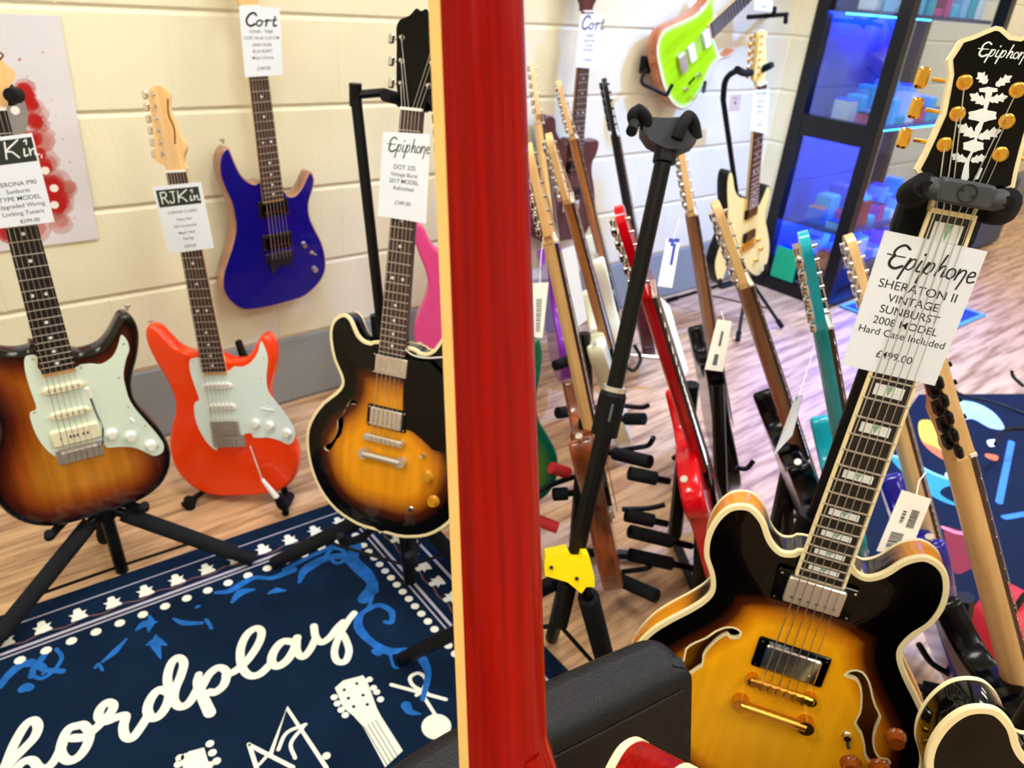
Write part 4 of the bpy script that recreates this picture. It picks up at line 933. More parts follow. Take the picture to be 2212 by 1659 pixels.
# ---- red semi-hollow seen from behind in the foreground -------------------------------
P0 = DP(1008, 0, .345); P1 = DP(1066, 1500, .425); yv = nrm(P0-P1)
g = G('semi_hollow_guitar', 'glossy cherry red guitar neck with cream edge, seen from behind in the foreground', 'electric guitar', P0+yv*.025, yv, (-.10, .98, 0), None, scale=.628); g7 = g
m_red2, nt, b, N, L = nodes('cherry_red_lacquer')
tc = N('ShaderNodeTexCoord'); mp = N('ShaderNodeMapping'); mp.inputs['Scale'].default_value = (260, 5, 260); L(tc.outputs['Object'], mp.inputs['Vector'])
nz = N('ShaderNodeTexNoise'); nz.inputs['Scale'].default_value = 1; nz.inputs['Detail'].default_value = 6; L(mp.outputs[0], nz.inputs['Vector'])
cr = N('ShaderNodeValToRGB'); cr.color_ramp.elements[0].position = .3; cr.color_ramp.elements[0].color = lin('780000'); cr.color_ramp.elements[1].position = .75; cr.color_ramp.elements[1].color = lin('a20800')
L(nz.outputs['Fac'], cr.inputs['Fac']); L(cr.outputs[0], b.inputs['Base Color']); b.inputs['Roughness'].default_value = .3; b.inputs['Coat Weight'].default_value = .2; b.inputs['Coat Roughness'].default_value = .03
b.inputs['Specular IOR Level'].default_value = .05
g.body([(x, y_-.080) for x, y_ in SEMI], m_red2, m_red2, thick=.045, r=.002, arch=.009, n=3); g.bind(.006, .006); g.bind(.006, .006, zt=-.057, bot=True, name='back_binding')
g.neck(-.530, m=m_red2, depth=.0195, heel=-.405, w1=.056); g.board(-.530, w1=.056, m=ROSE, bm=mat('aged_cream_binding', 'f6cf80', .35, coat=.3, var=.04), nf=22); g.head(HP, BPL); side3(g, CHR)
g.humbucker(-.558, CHR, BPL); g.humbucker(-.665, CHR, BPL); g.tom(-.710, -.748, CHR); g.strings(-.710)
q = MB().tube([(0, -.405, -.022), (0, -.445, -.030), (0, -.50, -.05)], [.008, .017, .024], 16); g.part('heel', q, m_red2)

# ---- brown guitar hanging on the wall ---------------------------------------------------
YB = 1.955
def hang(name, label, px_out, end, top, col_top, col_side, YB, yend=-.466, zdir=(-.02, -1, 0), rot=False, grp='guitars hanging on the wall', r=.006, topname='top'):
    pe = WL(*end, YB); pt = WL(*top, YB); yy = nrm(pt-pe)
    if not rot: yy = nrm((yy[0], 0, yy[2]))
    g = G('electric_guitar', label, 'electric guitar', pe-yy*yend, yy, zdir, grp)
    g.body(g.ls(px_out, -.012), col_top, col_side, r=r, n=3, topname=topname); return g
D5 = lambda x, y_: (1130+x/5.53, 120+y_/5.53)
MAHO = wood('dark_mahogany', '3a1418', '5c2a2a', (40, 8, 40), .4, .4)
g = hang('electric_guitar', 'dark brown mahogany guitar hanging on the wall behind the leaning necks', [(1233, 300), (1222, 312), (1211, 300), (1203, 283), (1201, 258), (1189, 250), (1176, 256), (1171, 279), (1176, 301), (1184, 328), (1184, 355), (1175, 380), (1164, 402), (1150, 433), (1146, 470), (1149, 500), (1160, 518), (1190, 525), (1229, 519), (1260, 512), (1275, 487), (1286, 452), (1285, 409), (1280, 375), (1281, 352), (1289, 335), (1295, 312), (1291, 302), (1280, 303), (1266, 304)], (1246, 340), (1262, 150), MAHO, MAHO, YB, rot=True)
g.neck(-.466, m=wood('walnut', '7a5238', 'a87a55')); g.board(-.466, m=ROSE); g.head(HP, MAHO); side3(g, CHR)
g.humbucker(-.50, BPL, None); g.humbucker(-.60, BPL, None); g.hardtail(-.645); g.strings(-.645); gM = g
# ---- lime green guitar ---------------------------------------------------------------------
K4 = lambda x, y_: (1380+x/5.53, y_/5.53)
LIME = burst('lime_burst', [(0, 'e9f3dc'), (.010, 'd8eeb0'), (.025, 'a6dc1e'), (.06, '9ad40c'), (.2, 'b4de1c')], grain=.18)
g = hang('electric_guitar', 'lime green guitar with white edge and pickups hanging tilted on the wall', [K4(*p) for p in [(930, 190), (915, 60), (935, -60), (900, -130), (850, -90), (800, 20), (700, 130), (560, 210), (420, 270), (300, 340), (235, 440), (205, 560), (208, 700), (240, 850), (275, 1000), (335, 1150), (420, 1270), (530, 1315), (630, 1255), (720, 1130), (800, 980), (870, 820), (960, 730), (1080, 690), (1150, 620), (1140, 585), (1085, 640), (1000, 660), (950, 590), (925, 490), (880, 370)]], K4(880, 370), K4(1290, -20), LIME, wood('orange_mahogany', 'a0552c', 'c87a44', (40, 8, 40), .3, .5), 1.93, rot=True)
g.neck(-.466, m=MAPLE); g.board(-.466, m=EBON, inl=''); g.head(HP, EBON); side3(g, CHR)
for c in ((825, 465), (650, 640)):
    p = g.l(*K4(*c), 0); g.part('pickup', MB().rbox((p[0], p[1], -.006), (.066, .036, .012), .006), WPL)
p = g.l(*K4(535, 755), 0); g.part('bridge', MB().rbox((p[0], p[1], -.004), (.072, .036, .014), .004), NICK)
for c in ((735, 895), (580, 1070)): g.knob(*g.l(*K4(*c), 0), CHR, r=.009)
a = g.l(*K4(690, 930), 0); b_ = g.l(*K4(620, 1010), 0); g.part('switch_plate', MB().tube([(*a, -.010), (*b_, -.010)], .004, 8), BPL)
for i in range(6): g.part('string', MB().tube([((i-2.5)*.0102, p[1], .003), ((i-2.5)*.0072, 0, .002)], .0005, 5), STEEL)
gN = g
# ---- natural guitar on its own stand -------------------------------------------------------
N5 = lambda x, y_: (1500+x/3.95, 280+y_/3.95)
IVORY = mat('ivory_natural_finish', 'ecd88a', .3, coat=.5, var=.05, nscale=12)
g = hang('electric_guitar', 'pale natural guitar with one pointed lower wing on a stand beside the cabinet', [N5(*p) for p in [(475, 590), (430, 572), (385, 560), (352, 500), (338, 400), (318, 352), (290, 372), (274, 450), (272, 560), (278, 700), (262, 850), (228, 950), (190, 1050), (168, 1150), (178, 1250), (208, 1318), (242, 1300), (272, 1210), (305, 1115), (345, 1100), (400, 1130), (440, 1190), (490, 1240), (540, 1253), (600, 1200), (635, 1100), (647, 980), (632, 860), (612, 760), (617, 680), (642, 600), (655, 520), (645, 480), (622, 478), (600, 520), (572, 590), (540, 640)]], N5(500, 680), N5(545, 120), IVORY, mat('dark_side', '14140f', .3), 1.60, rot=True, grp='guitars on floor stands')
g.neck(-.466, m=MAPLE); g.board(-.466, m=ROSE, nf=24); g.head(HS, IVORY); inline6(g, GOLD)
g.humbucker(g.l(*N5(475, 725), 0)[1], BPL, None); g.humbucker(g.l(*N5(460, 925), 0)[1], BPL, None); yb = g.l(*N5(455, 1010), 0)[1]; g.hardtail(yb, m=GOLD); g.strings(yb, m=GOLD)
for c in ((560, 945), (580, 1020), (540, 1120)): g.knob(*g.l(*N5(*c), 0), GOLD, r=.009)
gO = g
# ---- pink guitar mostly hidden behind the red neck -------------------------------------------
PNK = mat('pink_finish', 'f0539c', .2, coat=.7, var=.05)
hp_ = WL(925, 505, 1.75); o = hp_-np.array([-.14, 0, -.345])
g = G('electric_guitar', 'pink electric guitar almost hidden behind the red neck', 'electric guitar', o, (0, 0, 1), (-.45, -.9, 0), 'guitars on floor stands')
g.body(mm(SUPER), PNK, PNK, r=.008); g.neck(-.466, m=MAPLE); g.board(-.466, m=ROSE); g.head(HS, MAPLE); inline6(g)
g.humbucker(-.51, BPL, None); g.humbucker(-.60, BPL, None); g.hardtail(-.645); g.strings(-.645); gP = g

# ================================================================== LEANING GUITARS IN THE RACK
RK = {'A': ((1.700, 1.813, 0.864), (0.004, 0.350, 1)), 'D': ((1.319, 1.279, 0.805), (-0.507, 0.014, 1)), 'B': ((1.764, 1.724, 0.840), (-0.364, 0.161, 1)),
      'E': ((0.953, 0.952, 0.851), (-0.298, 0.138, 1)), 'C': ((1.909, 1.684, 0.848), (-0.348, 0.125, 1)), 'F': ((0.996, 0.752, 0.814), (-0.568, 0.078, 1)),
      'G': ((1.552, 1.090, 0.793), (-0.330, 0.181, 1)), 'H': ((1.209, 0.707, 0.808), (-0.568, 0.231, 1)), 'I': ((1.102, 0.496, 0.833), (-0.608, 0.110, 1)),
      'J': ((1.292, 0.490, 0.781), (-0.325, 0.429, 1)), 'K': ((.985, .230, .785), (-.42, .40, 1)), 'Q': ((.915, 1.165, .937), (-.10, .15, 1))}
WAL = wood('walnut', '7a5238', 'a87a55'); ROAST = wood('roasted_maple', 'a8672c', 'c98a44', (70, 5, 70), .35, .4)
def rack(label, key, phi, body, side, outline=STRAT, neckm=MAPLE, headm=MAPLE, tun=CHR, boardm=ROSE, hs=HS, guard=None, three=False):
    o = np.array(RK[key][0]); yv = nrm(RK[key][1]); v = nrm((o[0], o[1], 0)); rt = np.array([v[1], -v[0], 0]); ph = math.radians(phi)   # phi: turn away from the shop's door side
    zv = rt*math.cos(ph)+v*math.sin(ph)
    g = G('electric_guitar', label, 'electric guitar', o, yv, zv, 'guitars leaning in the floor racks')
    g.body(mm(outline), body, side, r=.008, n=3, step=.03); g.neck(-.466, m=neckm); g.board(-.466, m=boardm); g.head(hs, headm)
    side3(g, tun) if three else inline6(g, tun, key=.024)
    g.humbucker(-.51, CHR if three else BPL, None); g.humbucker(-.60, BPL, None); g.hardtail(-.645)
    if guard: g.guard([(-.055, -.45), (-.06, -.42), (-.032, -.42), (-.029, -.47), (.029, -.47), (.032, -.44), (.08, -.42), (.12, -.40), (.10, -.5), (.09, -.57), (.12, -.65), (.10, -.70), (.04, -.66), (-.04, -.655), (-.08, -.6)], guard, n=2)
    g.strings(-.645, head=None if three else [(-.026+i*.0012, .040+i*.0245) for i in range(6)]); strapbtn(g, -.142, -.345, (-.2, 1, 0)); strapbtn(g, 0, -.812, (0, -1, 0))
    return g
PUR = mat('purple_finish', '8a2fb8', .25, coat=.8, var=.1); WINE = mat('wine_finish', '43121c', .3, coat=.6, var=.2)
IVB = mat('ivory_finish', 'eef0d2', .25, coat=.5); REDF = mat('bright_red_finish', 'e0061a', .15, coat=.9, var=.03); REDN = mat('dark_red_neck', 'c00414', .25, coat=.7, var=.1)
TEAL = mat('teal_finish', '0fabc2', .25, coat=.7, var=.08); NAVY = mat('navy_blue_finish', '150a8a', .2, coat=.8, var=.15); BLKG = mat('black_guitar_finish', '040308', .2, coat=.25, spec=.25)
BRN = wood('brown_stain_body', '4a1e0c', '9a4a1e', (30, 6, 30), .3, .6)
rk = {}
rk['A'] = rack('purple electric guitar leaning with maple headstock just right of the red neck', 'A', 6, PUR, PUR)
rk['D'] = rack('ivory electric guitar with honey coloured neck, standing behind the stand pole', 'D', 8, IVB, IVB, neckm=ROAST)
rk['B'] = rack('white electric guitar with thin maple headstock before the hanging brown guitar', 'B', 8, IVB, IVB, neckm=ROAST)
rk['E'] = rack('brown stained guitar with pale maple neck between rack posts, left of stand', 'E', 6, BRN, BRN)
rk['C'] = rack('wine red guitar with black headstock and black neck near the grey wall foot', 'C', 8, WINE, WINE, neckm=EBON, headm=EBON, tun=BMET)
TELE = [p for p in STRAT if not (p[0] < -30 and p[1] > 300)]; i_ = TELE.index((-29, 400)); TELE[i_:i_] = [(-126, 310), (-138, 345), (-128, 378), (-98, 394), (-60, 399)]
rk['F'] = rack('bright red guitar with red headstock leaning in the rack', 'F', 11, REDF, REDF, outline=TELE, neckm=REDN, headm=REDF)
rk['G'] = rack('black guitar with walnut neck and maple headstock behind the red one', 'G', 14, BLKG, BLKG, neckm=WAL)
rk['H'] = rack('black guitar with pale maple headstock and brown neck right of the red guitar', 'H', 22, BLKG, BLKG, neckm=WAL)
rk['I'] = rack('teal guitar with teal headstock left of the large price card', 'I', 22, TEAL, TEAL, neckm=TEAL, headm=TEAL)
rk['J'] = rack('dark blue guitar with maple neck and paper tag behind the semi-hollow guitar', 'J', 20, NAVY, NAVY)
rk['K'] = rack('guitar with wide pale maple neck and black tuners at the right edge', 'K', 38, BLKG, BLKG, tun=BMET)
GRN = burst('green_burst', [(0, '0f5a44'), (.02, '12704a'), (.05, '5c8a2c'), (.09, 'c9b45a'), (.2, 'd8c070')])
rk['Q'] = rack('green burst guitar half hidden behind the red neck, low in the rack', 'Q', -62, GRN, mat('green_side', '0f6a4c', .25, coat=.6), outline=SUPER)

# ================================================================== STANDS
def tripod(label, hub, feet, top, r=.011, leg_r=.0155, cradle=None, yoke=None, collar=BLK, foam=True, back=None, legfrac=.42, brace=True):
    hub = np.asarray(hub, float); top = np.asarray(top, float); base = np.mean([np.asarray(f) for f in feet], axis=0); base[2] = 0
    t = thing('guitar_stand', label, 'guitar stand', base, group='black guitar stands')
    wpart(t, 'pole', MB().tube([hub-(top-hub)*.25, hub+(top-hub)*.5], r*1.25, 12).tube([hub+(top-hub)*.45, top], r*.95, 12), BMET)
    wpart(t, 'pole_clamp', MB().tube([hub+(top-hub)*.42, hub+(top-hub)*.50], r*1.9, 14), BLK)
    wpart(t, 'hub', MB().tube([hub-(top-hub)*.03, hub+(top-hub)*.05], r*2.2, 12), collar)
    low = hub-(top-hub)*.2
    for f in feet:
        f = np.asarray(f, float)+np.array([0, 0, leg_r]); a = hub+(f-hub)*.05
        lg = wpart(t, 'leg', MB().tube([a, f], leg_r*.6, 10), BMET)
        if foam: wpart(t, 'foam_sleeve', MB().tube([hub+(f-hub)*.12, hub+(f-hub)*.86], leg_r, 14), FOAM, lg)
        wpart(t, 'rubber_foot', MB().tube([hub+(f-hub)*.86, f], leg_r*.9, 12), RUB, lg)
        if brace: wpart(t, 'brace', MB().tube([low, hub+(f-hub)*.62], .0035, 6), BMET, lg)
    if cradle:
        for pts in cradle: wpart(t, 'cradle_arm', MB().tube(pts, .009, 10), FOAM)
    return t
def fl(x, y): return FL(x, y, 0)
def yoke(t, c, ax, fw, w=.12, M=None, pad=True):
    """U-shaped neck holder: c centre, ax across, fw towards the guitar"""
    c = np.asarray(c, float); ax = nrm(ax); fw = nrm(fw); up = np.cross(fw, ax)
    a = [ax, fw, up]
    Y = wpart(t, 'yoke', MB().rbox(c, (w*.75, .035, .035), .010, ax=a), BLK)
    for s in (-1, 1):
        p0 = c+ax*s*w*.36; p1 = c+ax*s*w*.52+fw*.02; p2 = c+ax*s*w*.50+fw*.06+up*.01
        wpart(t, 'yoke_arm', MB().tube(spline([p0, p1, p2], 4, False), [.012]*8+[.010], 12), RUB, Y)
    return Y
# stand of the far-left guitar
hub = g1.w(.02, -.80, -.06)
t = tripod('black tripod guitar stand with foam legs under the far left sunburst guitar', hub-np.array([0, 0, .02]), [fl(-40, 1440), fl(548, 1222), FL(228, 1175, 0)], g1.w(0, .01, -.05), leg_r=.0175, cradle=[spline([g1.w(s*.02, -.80, -.06), g1.w(s*.07, -.83, -.05), g1.w(s*.09, -.822, -.01), g1.w(s*.09, -.80, .012)], 4, False) for s in (-1, 1)])
Y = wpart(t, 'yoke', MB().rbox(g1.w(0, .02, -.04), (.085, .035, .03), .008, ax=g1.M.T), BLK)
for s in (-1, 1): wpart(t, 'yoke_arm', MB().tube([g1.w(s*.035, .015, -.04), g1.w(s*.040, .022, .0), g1.w(s*.030, .024, .016)], [.012, .013, .011], 12), RUB, Y)
# stand of the orange guitar: low A-frame with feet
t = thing('guitar_stand', 'low black folding guitar stand holding the orange guitar', 'guitar stand', g2.w(0, -.83, -.05)*np.array([1, 1, 0]), group='black guitar stands')
for s in (-1, 1):
    a = g2.w(s*.03, -.42, -.10); b_ = g2.w(s*.10, -.83, -.06); b_[2] = .012; e = g2.w(s*.14, -.80, .035); e[2] = .05
    lg = wpart(t, 'leg', MB().tube([a, b_, np.array([*g2.w(s*.13, -.82, .03)[:2], .016])], .009, 10), BMET)
    wpart(t, 'rubber_arm', MB().tube(spline([g2.w(s*.12, -.825, -.04), g2.w(s*.12, -.826, .015), g2.w(s*.115, -.79, .028)], 4, False), .012, 12), RUB, lg)
    lg = wpart(t, 'rear_leg', MB().tube([a, np.array([*(g2.w(s*.05, -.80, -.25)[:2]), .01])], .008, 8), BMET)
# stand of the partly hidden semi-hollow
hub = g4.w(.0, -.80, -.10)
t = tripod('black tripod guitar stand with a hinged neck rest behind the partly hidden semi-hollow', hub, [fl(592, 1228), FL(1035, 1270, 0), FL(1010, 1040, 0)], WL(768, 205, 1.33), leg_r=.0165, cradle=[spline([g4.w(s*.02, -.82, -.09), g4.w(s*.06, -.885, -.06), g4.w(s*.08, -.885, -.01), g4.w(s*.08, -.86, .01)], 4, False) for s in (-1, 1)])
pt = WL(768, 205, 1.33)
Y = wpart(t, 'yoke', MB().rbox(g4.w(-.0, .02, -.045), (.10, .03, .03), .008, ax=g4.M.T), BLK)
wpart(t, 'yoke_link', MB().tube([pt, (pt+g4.w(-.02, .03, -.04))/2+np.array([0, 0, .004]), g4.w(-.02, .02, -.045)], .008, 8), BMET, Y)
wpart(t, 'hinge_knob', MB().tube([pt-np.array([0, 0, .02]), pt+np.array([0, 0, .02])], .012, 10), BLK)
for s in (-1, 1): wpart(t, 'yoke_arm', MB().tube([g4.w(s*.045, .02, -.04), g4.w(s*.048, .02, .012)], .011, 12), RUB, Y)
# big stand at right: closing yoke with a round emblem, pole behind the neck
G5 = g5
hub = G5.w(.0, -.86, -.17)
t = tripod('black guitar stand with closing yoke holding the large sunburst semi-hollow', np.array([hub[0], hub[1], .24]), [(hub[0]+.26, hub[1]+.06, 0), (hub[0]-.02, hub[1]-.30, 0), (hub[0]+.05, hub[1]+.30, 0)], G5.w(-.012, -.02, -.075), leg_r=.015, r=.012,
           cradle=[spline([np.array([hub[0], hub[1], .25]), G5.w(s*.07, -.88, -.10), G5.w(s*.09, -.885, -.02), G5.w(s*.09, -.86, .012)], 4, False) for s in (-1, 1)])
a3 = G5.M.T
yc = G5.l(*H3(662, 1418), .03)
Y = wpart(t, 'yoke', MB().rbox(G5.w(yc[0], yc[1]-.004, .015), (.050, .024, .032), .005, ax=a3), mat('grey_black_plastic', '3a3d42', .5, var=.1))
e = np.linspace(0, 2*math.pi, 25)
wpart(t, 'round_emblem', MB().tube([G5.w(yc[0]+.0085*math.cos(a), yc[1]-.003+.0085*math.sin(a), .0315) for a in e], .0008, 6, cap=False).box(G5.w(yc[0]-.0055, yc[1]-.001, .0314), (.004, .0028, .0006), ax=a3).box(G5.w(yc[0]+.0055, yc[1]-.005, .0314), (.004, .0028, .0006), ax=a3), INK, Y)
for s, e1 in ((-1, (350, 1385)), (1, (950, 1500))):
    p = G5.l(*H3(*e1), .02); q0 = np.array([yc[0]+s*.02, yc[1]-.006]); p = np.array(p)
    A = wpart(t, 'yoke_arm', MB().tube([G5.w(*q0, .018), G5.w(*(q0*.3+p*.7), .018), G5.w(*p, .018)], [.010, .011, .009], 14), mat('grey_black_plastic', '3a3d42'), Y)
    wpart(t, 'pivot', MB().tube([G5.w(*p, .022), G5.w(*p, .0275)], .0055, 14), BLK, A)
    wpart(t, 'yoke_side', MB().tube(spline([G5.w(*p, .018), G5.w(p[0]+s*.006, p[1]-.012, -.01), G5.w(p[0]*.9, p[1]-.014, -.045), G5.w(s*.014, p[1]-.012, -.066)], 4, False), .014, 12), RUB, Y)
wpart(t, 'yoke_base', MB().rbox(G5.w(0, -.012, -.066), (.085, .05, .03), .01, ax=a3), RUB, Y)
# stands of the black semi-hollow, the natural and the pink guitar, and the chair-borne red one has none
hub = g6.w(0, -.86, -.15)
tripod('black guitar stand under the black semi-hollow at the bottom right', np.array([hub[0], hub[1], .20]), [(hub[0]+.30, hub[1]-.1, 0), (hub[0]-.1, hub[1]-.28, 0), (hub[0]+.1, hub[1]+.26, 0)], g6.w(0, 0, -.07), cradle=[spline([np.array([hub[0], hub[1], .21]), g6.w(s*.07, -.88, -.10), g6.w(s*.09, -.885, -.02), g6.w(s*.09, -.86, .012)], 4, False) for s in (-1, 1)])
yN = 1.66; hubN = WL(1597, 640, 1.68); topN = WL(1562, 215, yN)
t = tripod('black gooseneck guitar stand with the pale natural guitar beside the cabinet', np.array([hubN[0], hubN[1]-.02, .22]), [fl(1440, 655), fl(1688, 712), FL(1592, 742, 0)], topN, leg_r=.012, r=.010, foam=False, cradle=[spline([np.array([hubN[0], hubN[1], .2]), WL(1560, 620, 1.60), WL(1556, 606, 1.555)], 3, False), spline([np.array([hubN[0], hubN[1], .2]), WL(1650, 590, 1.60), WL(1655, 575, 1.555)], 3, False)])
q = MB().tube(spline([topN, WL(1566, 178, yN), WL(1578, 160, yN-.02), WL(1596, 152, yN-.03)], 5, False), .010, 10); wpart(t, 'gooseneck', q, BMET)
q = MB().tube(spline([WL(1592, 150, 1.60), WL(1610, 158, 1.62), WL(1640, 152, 1.62), WL(1668, 140, 1.57)], 4, False), [.012]*12+[.010], 10); wpart(t, 'yoke', q, RUB)
hub = gP.w(0, -.76, -.09); t = tripod('black guitar stand under the pink guitar', np.array([hub[0], hub[1], .16]), [(hub[0]-.22, hub[1]-.18, 0), (hub[0]+.25, hub[1]-.12, 0), (hub[0]+.02, hub[1]+.18, 0)], gP.w(0, 0, -.05), leg_r=.012, cradle=[spline([np.array([hub[0], hub[1], .16]), gP.w(s*.07, -.83, -.06), gP.w(s*.09, -.83, .01)], 4, False) for s in (-1, 1)])
DS = lambda x, y_, d: DP(x, y_, d*.88)
# empty stand with yellow collar
top = DS(1432, 352, 1.30); low = DS(1236, 1228, 1.42); mid = DS(1318, 880, 1.37)
t = thing('guitar_stand', 'tall empty black guitar stand with a bright yellow collar and open yoke', 'guitar stand', np.array([low[0], low[1], 0]), group='black guitar stands')
ud = nrm(top-low); l2 = low-ud*.10
wpart(t, 'lower_pole', MB().tube([l2, mid], .0138, 14), BMET); wpart(t, 'upper_pole', MB().tube([mid, top], .0128, 14), BMET)
wpart(t, 'pole_clamp', MB().tube([mid-ud*.045, mid+ud*.02], .0212, 18).tube([mid+ud*.02, mid+ud*.028], [.0212, .018], 18), BLK)
wpart(t, 'clamp_ring', MB().tube([mid+ud*.026, mid+ud*.034], .0186, 18), NICK)
wpart(t, 'clamp_marks', MB().box(mid-ud*.008-_F*.0218+_R*.0, (.004, .001, .028), ax=[_R, _F, ud]), GINK, smooth=False)
YEL = mat('yellow_plastic', 'f6dc08', .35, var=.03)
yp = [DS(x, y_, 1.37) for x, y_ in [(1175, 1208), (1178, 1196), (1226, 1186), (1230, 1196), (1236, 1206), (1252, 1206), (1256, 1192), (1270, 1194), (1282, 1240), (1282, 1262), (1264, 1262), (1254, 1276), (1225, 1252), (1176, 1238)]]
n_ = -_F*.017; K = len(yp); q = MB(); q.v = [tuple(p+n_) for p in yp]+[tuple(p-n_*2.2) for p in yp]
q.f = [tuple(range(K))[::-1], tuple(range(K, 2*K))]+[(i, (i+1) % K, K+(i+1) % K, K+i) for i in range(K)]
yc_ = wpart(t, 'yellow_collar', q, YEL, smooth=False)
for sx, sy in ((1191, 1226), (1246, 1250)): wpart(t, 'screw', MB().tube([DS(sx, sy, 1.345), DS(sx, sy, 1.355)], .003, 8), BLK, yc_)
f1_ = FL(1335, 1560, 0); f2_ = FL(1190, 1392, 0); f3_ = FL(868, 1439, 0)
for a, f in ((DS(1262, 1252, 1.37), f1_), (DS(1226, 1248, 1.40), f2_), (DS(1250, 1230, 1.44), f3_)):
    lg = wpart(t, 'leg', MB().tube([a, f+np.array([0, 0, .02])], .009, 10), BMET); wpart(t, 'foam_sleeve', MB().tube([a+(f-a)*.10, f+np.array([0, 0, .02])], .0175 if f is f1_ else .014, 14), FOAM if f is f1_ else BLK, lg)
    wpart(t, 'brace', MB().tube([l2, a+(f-a)*.7+np.array([0, 0, .01])], .004, 6), BMET, lg)
# the open yoke: curved back with two raised padded ends
yk = lambda x, y_, d=1.30: DS(x, y_, d)
S1 = [(1385, 268), (1400, 262), (1432, 264), (1462, 262), (1490, 258), (1503, 295), (1496, 318), (1468, 330), (1435, 330), (1400, 312), (1385, 290)]
q = MB(); pts = [yk(*p) for p in S1]; fr = [tuple(p-_F*.019) for p in pts]; bk = [tuple(p+_F*.019) for p in pts]; K = len(pts)
q.v = fr+bk; q.f = [tuple(range(K))[::-1], tuple(range(K, 2*K))]+[(i, (i+1) % K, K+(i+1) % K, K+i) for i in range(K)]
Y = wpart(t, 'yoke', q, mat('charcoal_rubber', '2a2d33', .55, var=.1))
wpart(t, 'yoke_pad', MB().tube(spline([yk(1372, 272, 1.28), yk(1366, 250, 1.27), yk(1378, 240, 1.27), yk(1392, 254, 1.28), yk(1398, 275, 1.29)], 5, False), [.008]*10+[.0106]*11, 12).tube([yk(1370, 268, 1.25), yk(1364, 284, 1.23)], .008, 12), RUB, Y)
wpart(t, 'yoke_pad', MB().tube(spline([yk(1462, 300, 1.26), yk(1474, 270, 1.26), yk(1486, 254, 1.27), yk(1496, 268, 1.28), yk(1502, 300, 1.29)], 5, False), [.009]*10+[.0106]*11, 12), RUB, Y)
wpart(t, 'yoke_socket', MB().tube([yk(1438, 326), yk(1434, 352)], .0168, 14), BLK, Y)

# ------------------------------------------------------------------ floor racks with foam arms
def rackthing(label, posts, arms, hooks, red=(), base=None):
    P = [FL(x, y_, z_) for x, y_, z_ in posts[0]]
    t = thing('guitar_rack', label, 'guitar rack', (P[0][0], P[0][1], 0), group='black floor racks with foam arms')
    for ps in posts: wpart(t, 'post', MB().tube([FL(*p) for p in ps], .017, 8), BMET, smooth=False)
    for (x0, y0, z0, x1, y1, z1) in arms:
        a = FL(x0, y0, z0); b_ = FL(x1, y1, z1); A = wpart(t, 'arm', MB().tube([a, b_], .008, 10), BMET); wpart(t, 'foam_tip', MB().tube([a+(b_-a)*.35, b_], .0155, 14), FOAM, A)
    for h in hooks: wpart(t, 'hook', MB().tube(spline([FL(*p) for p in h], 4, False), .006, 8), BLK)
    for (x0, y0, z0, x1, y1, z1) in red: wpart(t, 'red_foam_arm', MB().tube([FL(x0, y0, z0), FL(x1, y1, z1)], .014, 14), mat('red_foam', 'd8333a', .7, var=.1), label='red foam covered arm')
    if base:
        for b_ in base: wpart(t, 'base_bar', MB().tube([FL(*p) for p in b_], .012, 8), BMET)
    return t
rackthing('black rack with foam and red arms behind the empty stand', [[(1244, 1192, .10), (1268, 905, .46)], [(1270, 880, .2), (1262, 720, .42)]],
          [(1290, 970, .30, 1404, 998, .34), (1300, 1235, .06, 1418, 1288, .10), (1240, 1065, .22, 1196, 1068, .22), (1330, 905, .3, 1392, 905, .33), (1290, 880, .26, 1205, 892, .28), (1300, 750, .3, 1200, 790, .3)],
          [[(1330, 975, .32), (1370, 968, .34), (1400, 962, .35), (1412, 945, .38)], [(1345, 876, .36), (1385, 880, .36), (1402, 875, .37)], [(1240, 1030, .25), (1190, 1048, .25), (1160, 1065, .24)], [(1345, 1100, .2), (1400, 1098, .2), (1436, 1090, .21)], [(1345, 1235, .1), (1395, 1228, .1), (1410, 1218, .12)]],
          red=[(1228, 1022, .26, 1190, 1010, .28), (1204, 1140, .14, 1140, 1116, .16)], base=[[(1244, 1192, .02), (1390, 1200, .02)]])
rackthing('black rack with stacked foam arms left of the bright red guitar', [[(1458, 1155, .10), (1494, 830, .52)], [(1512, 1300, .03), (1518, 1090, .30)]],
          [(1446, 1040, .30, 1360, 1022, .32), (1442, 1132, .20, 1352, 1112, .22), (1494, 1180, .14, 1362, 1148, .20), (1498, 1228, .08, 1360, 1198, .12)],
          [[(1480, 990, .34), (1500, 1000, .33), (1520, 1012, .31), (1535, 1012, .31)], [(1455, 990, .33), (1475, 975, .36)]], base=[[(1458, 1165, .02), (1512, 1300, .02)], [(1512, 1300, .02), (1620, 1340, .02)]])
rackthing('black rack post with hooks standing under the black guitars', [[(1702, 1170, .03), (1700, 1010, .24)], [(1672, 1150, .03), (1700, 1020, .24)], [(1560, 1110, .06), (1550, 830, .40)]],
          [(1702, 1160, .04, 1765, 1130, .05)], [[(1590, 1010, .28), (1612, 1012, .28), (1628, 995, .30)], [(1712, 1110, .1), (1740, 1130, .09), (1760, 1125, .1)], [(1370, 745, .26), (1384, 775, .22), (1370, 800, .2), (1355, 795, .2)]])
rackthing('black rack feet with hooks right of the large semi-hollow body', [[(2060, 1500, .02), (2085, 1290, .28)]], [(1960, 1480, .06, 2055, 1500, .08), (1975, 1535, .04, 2060, 1500, .06)],
          [[(1985, 1392, .2), (2010, 1430, .16), (2040, 1450, .14), (2062, 1462, .14)], [(2040, 810, .12), (2070, 850, .08), (2150, 870, .08), (2215, 895, .08)], [(2212, 835, .12), (2190, 815, .14), (2185, 800, .16)], [(2150, 960, .1), (2170, 930, .12), (2215, 925, .12)]])
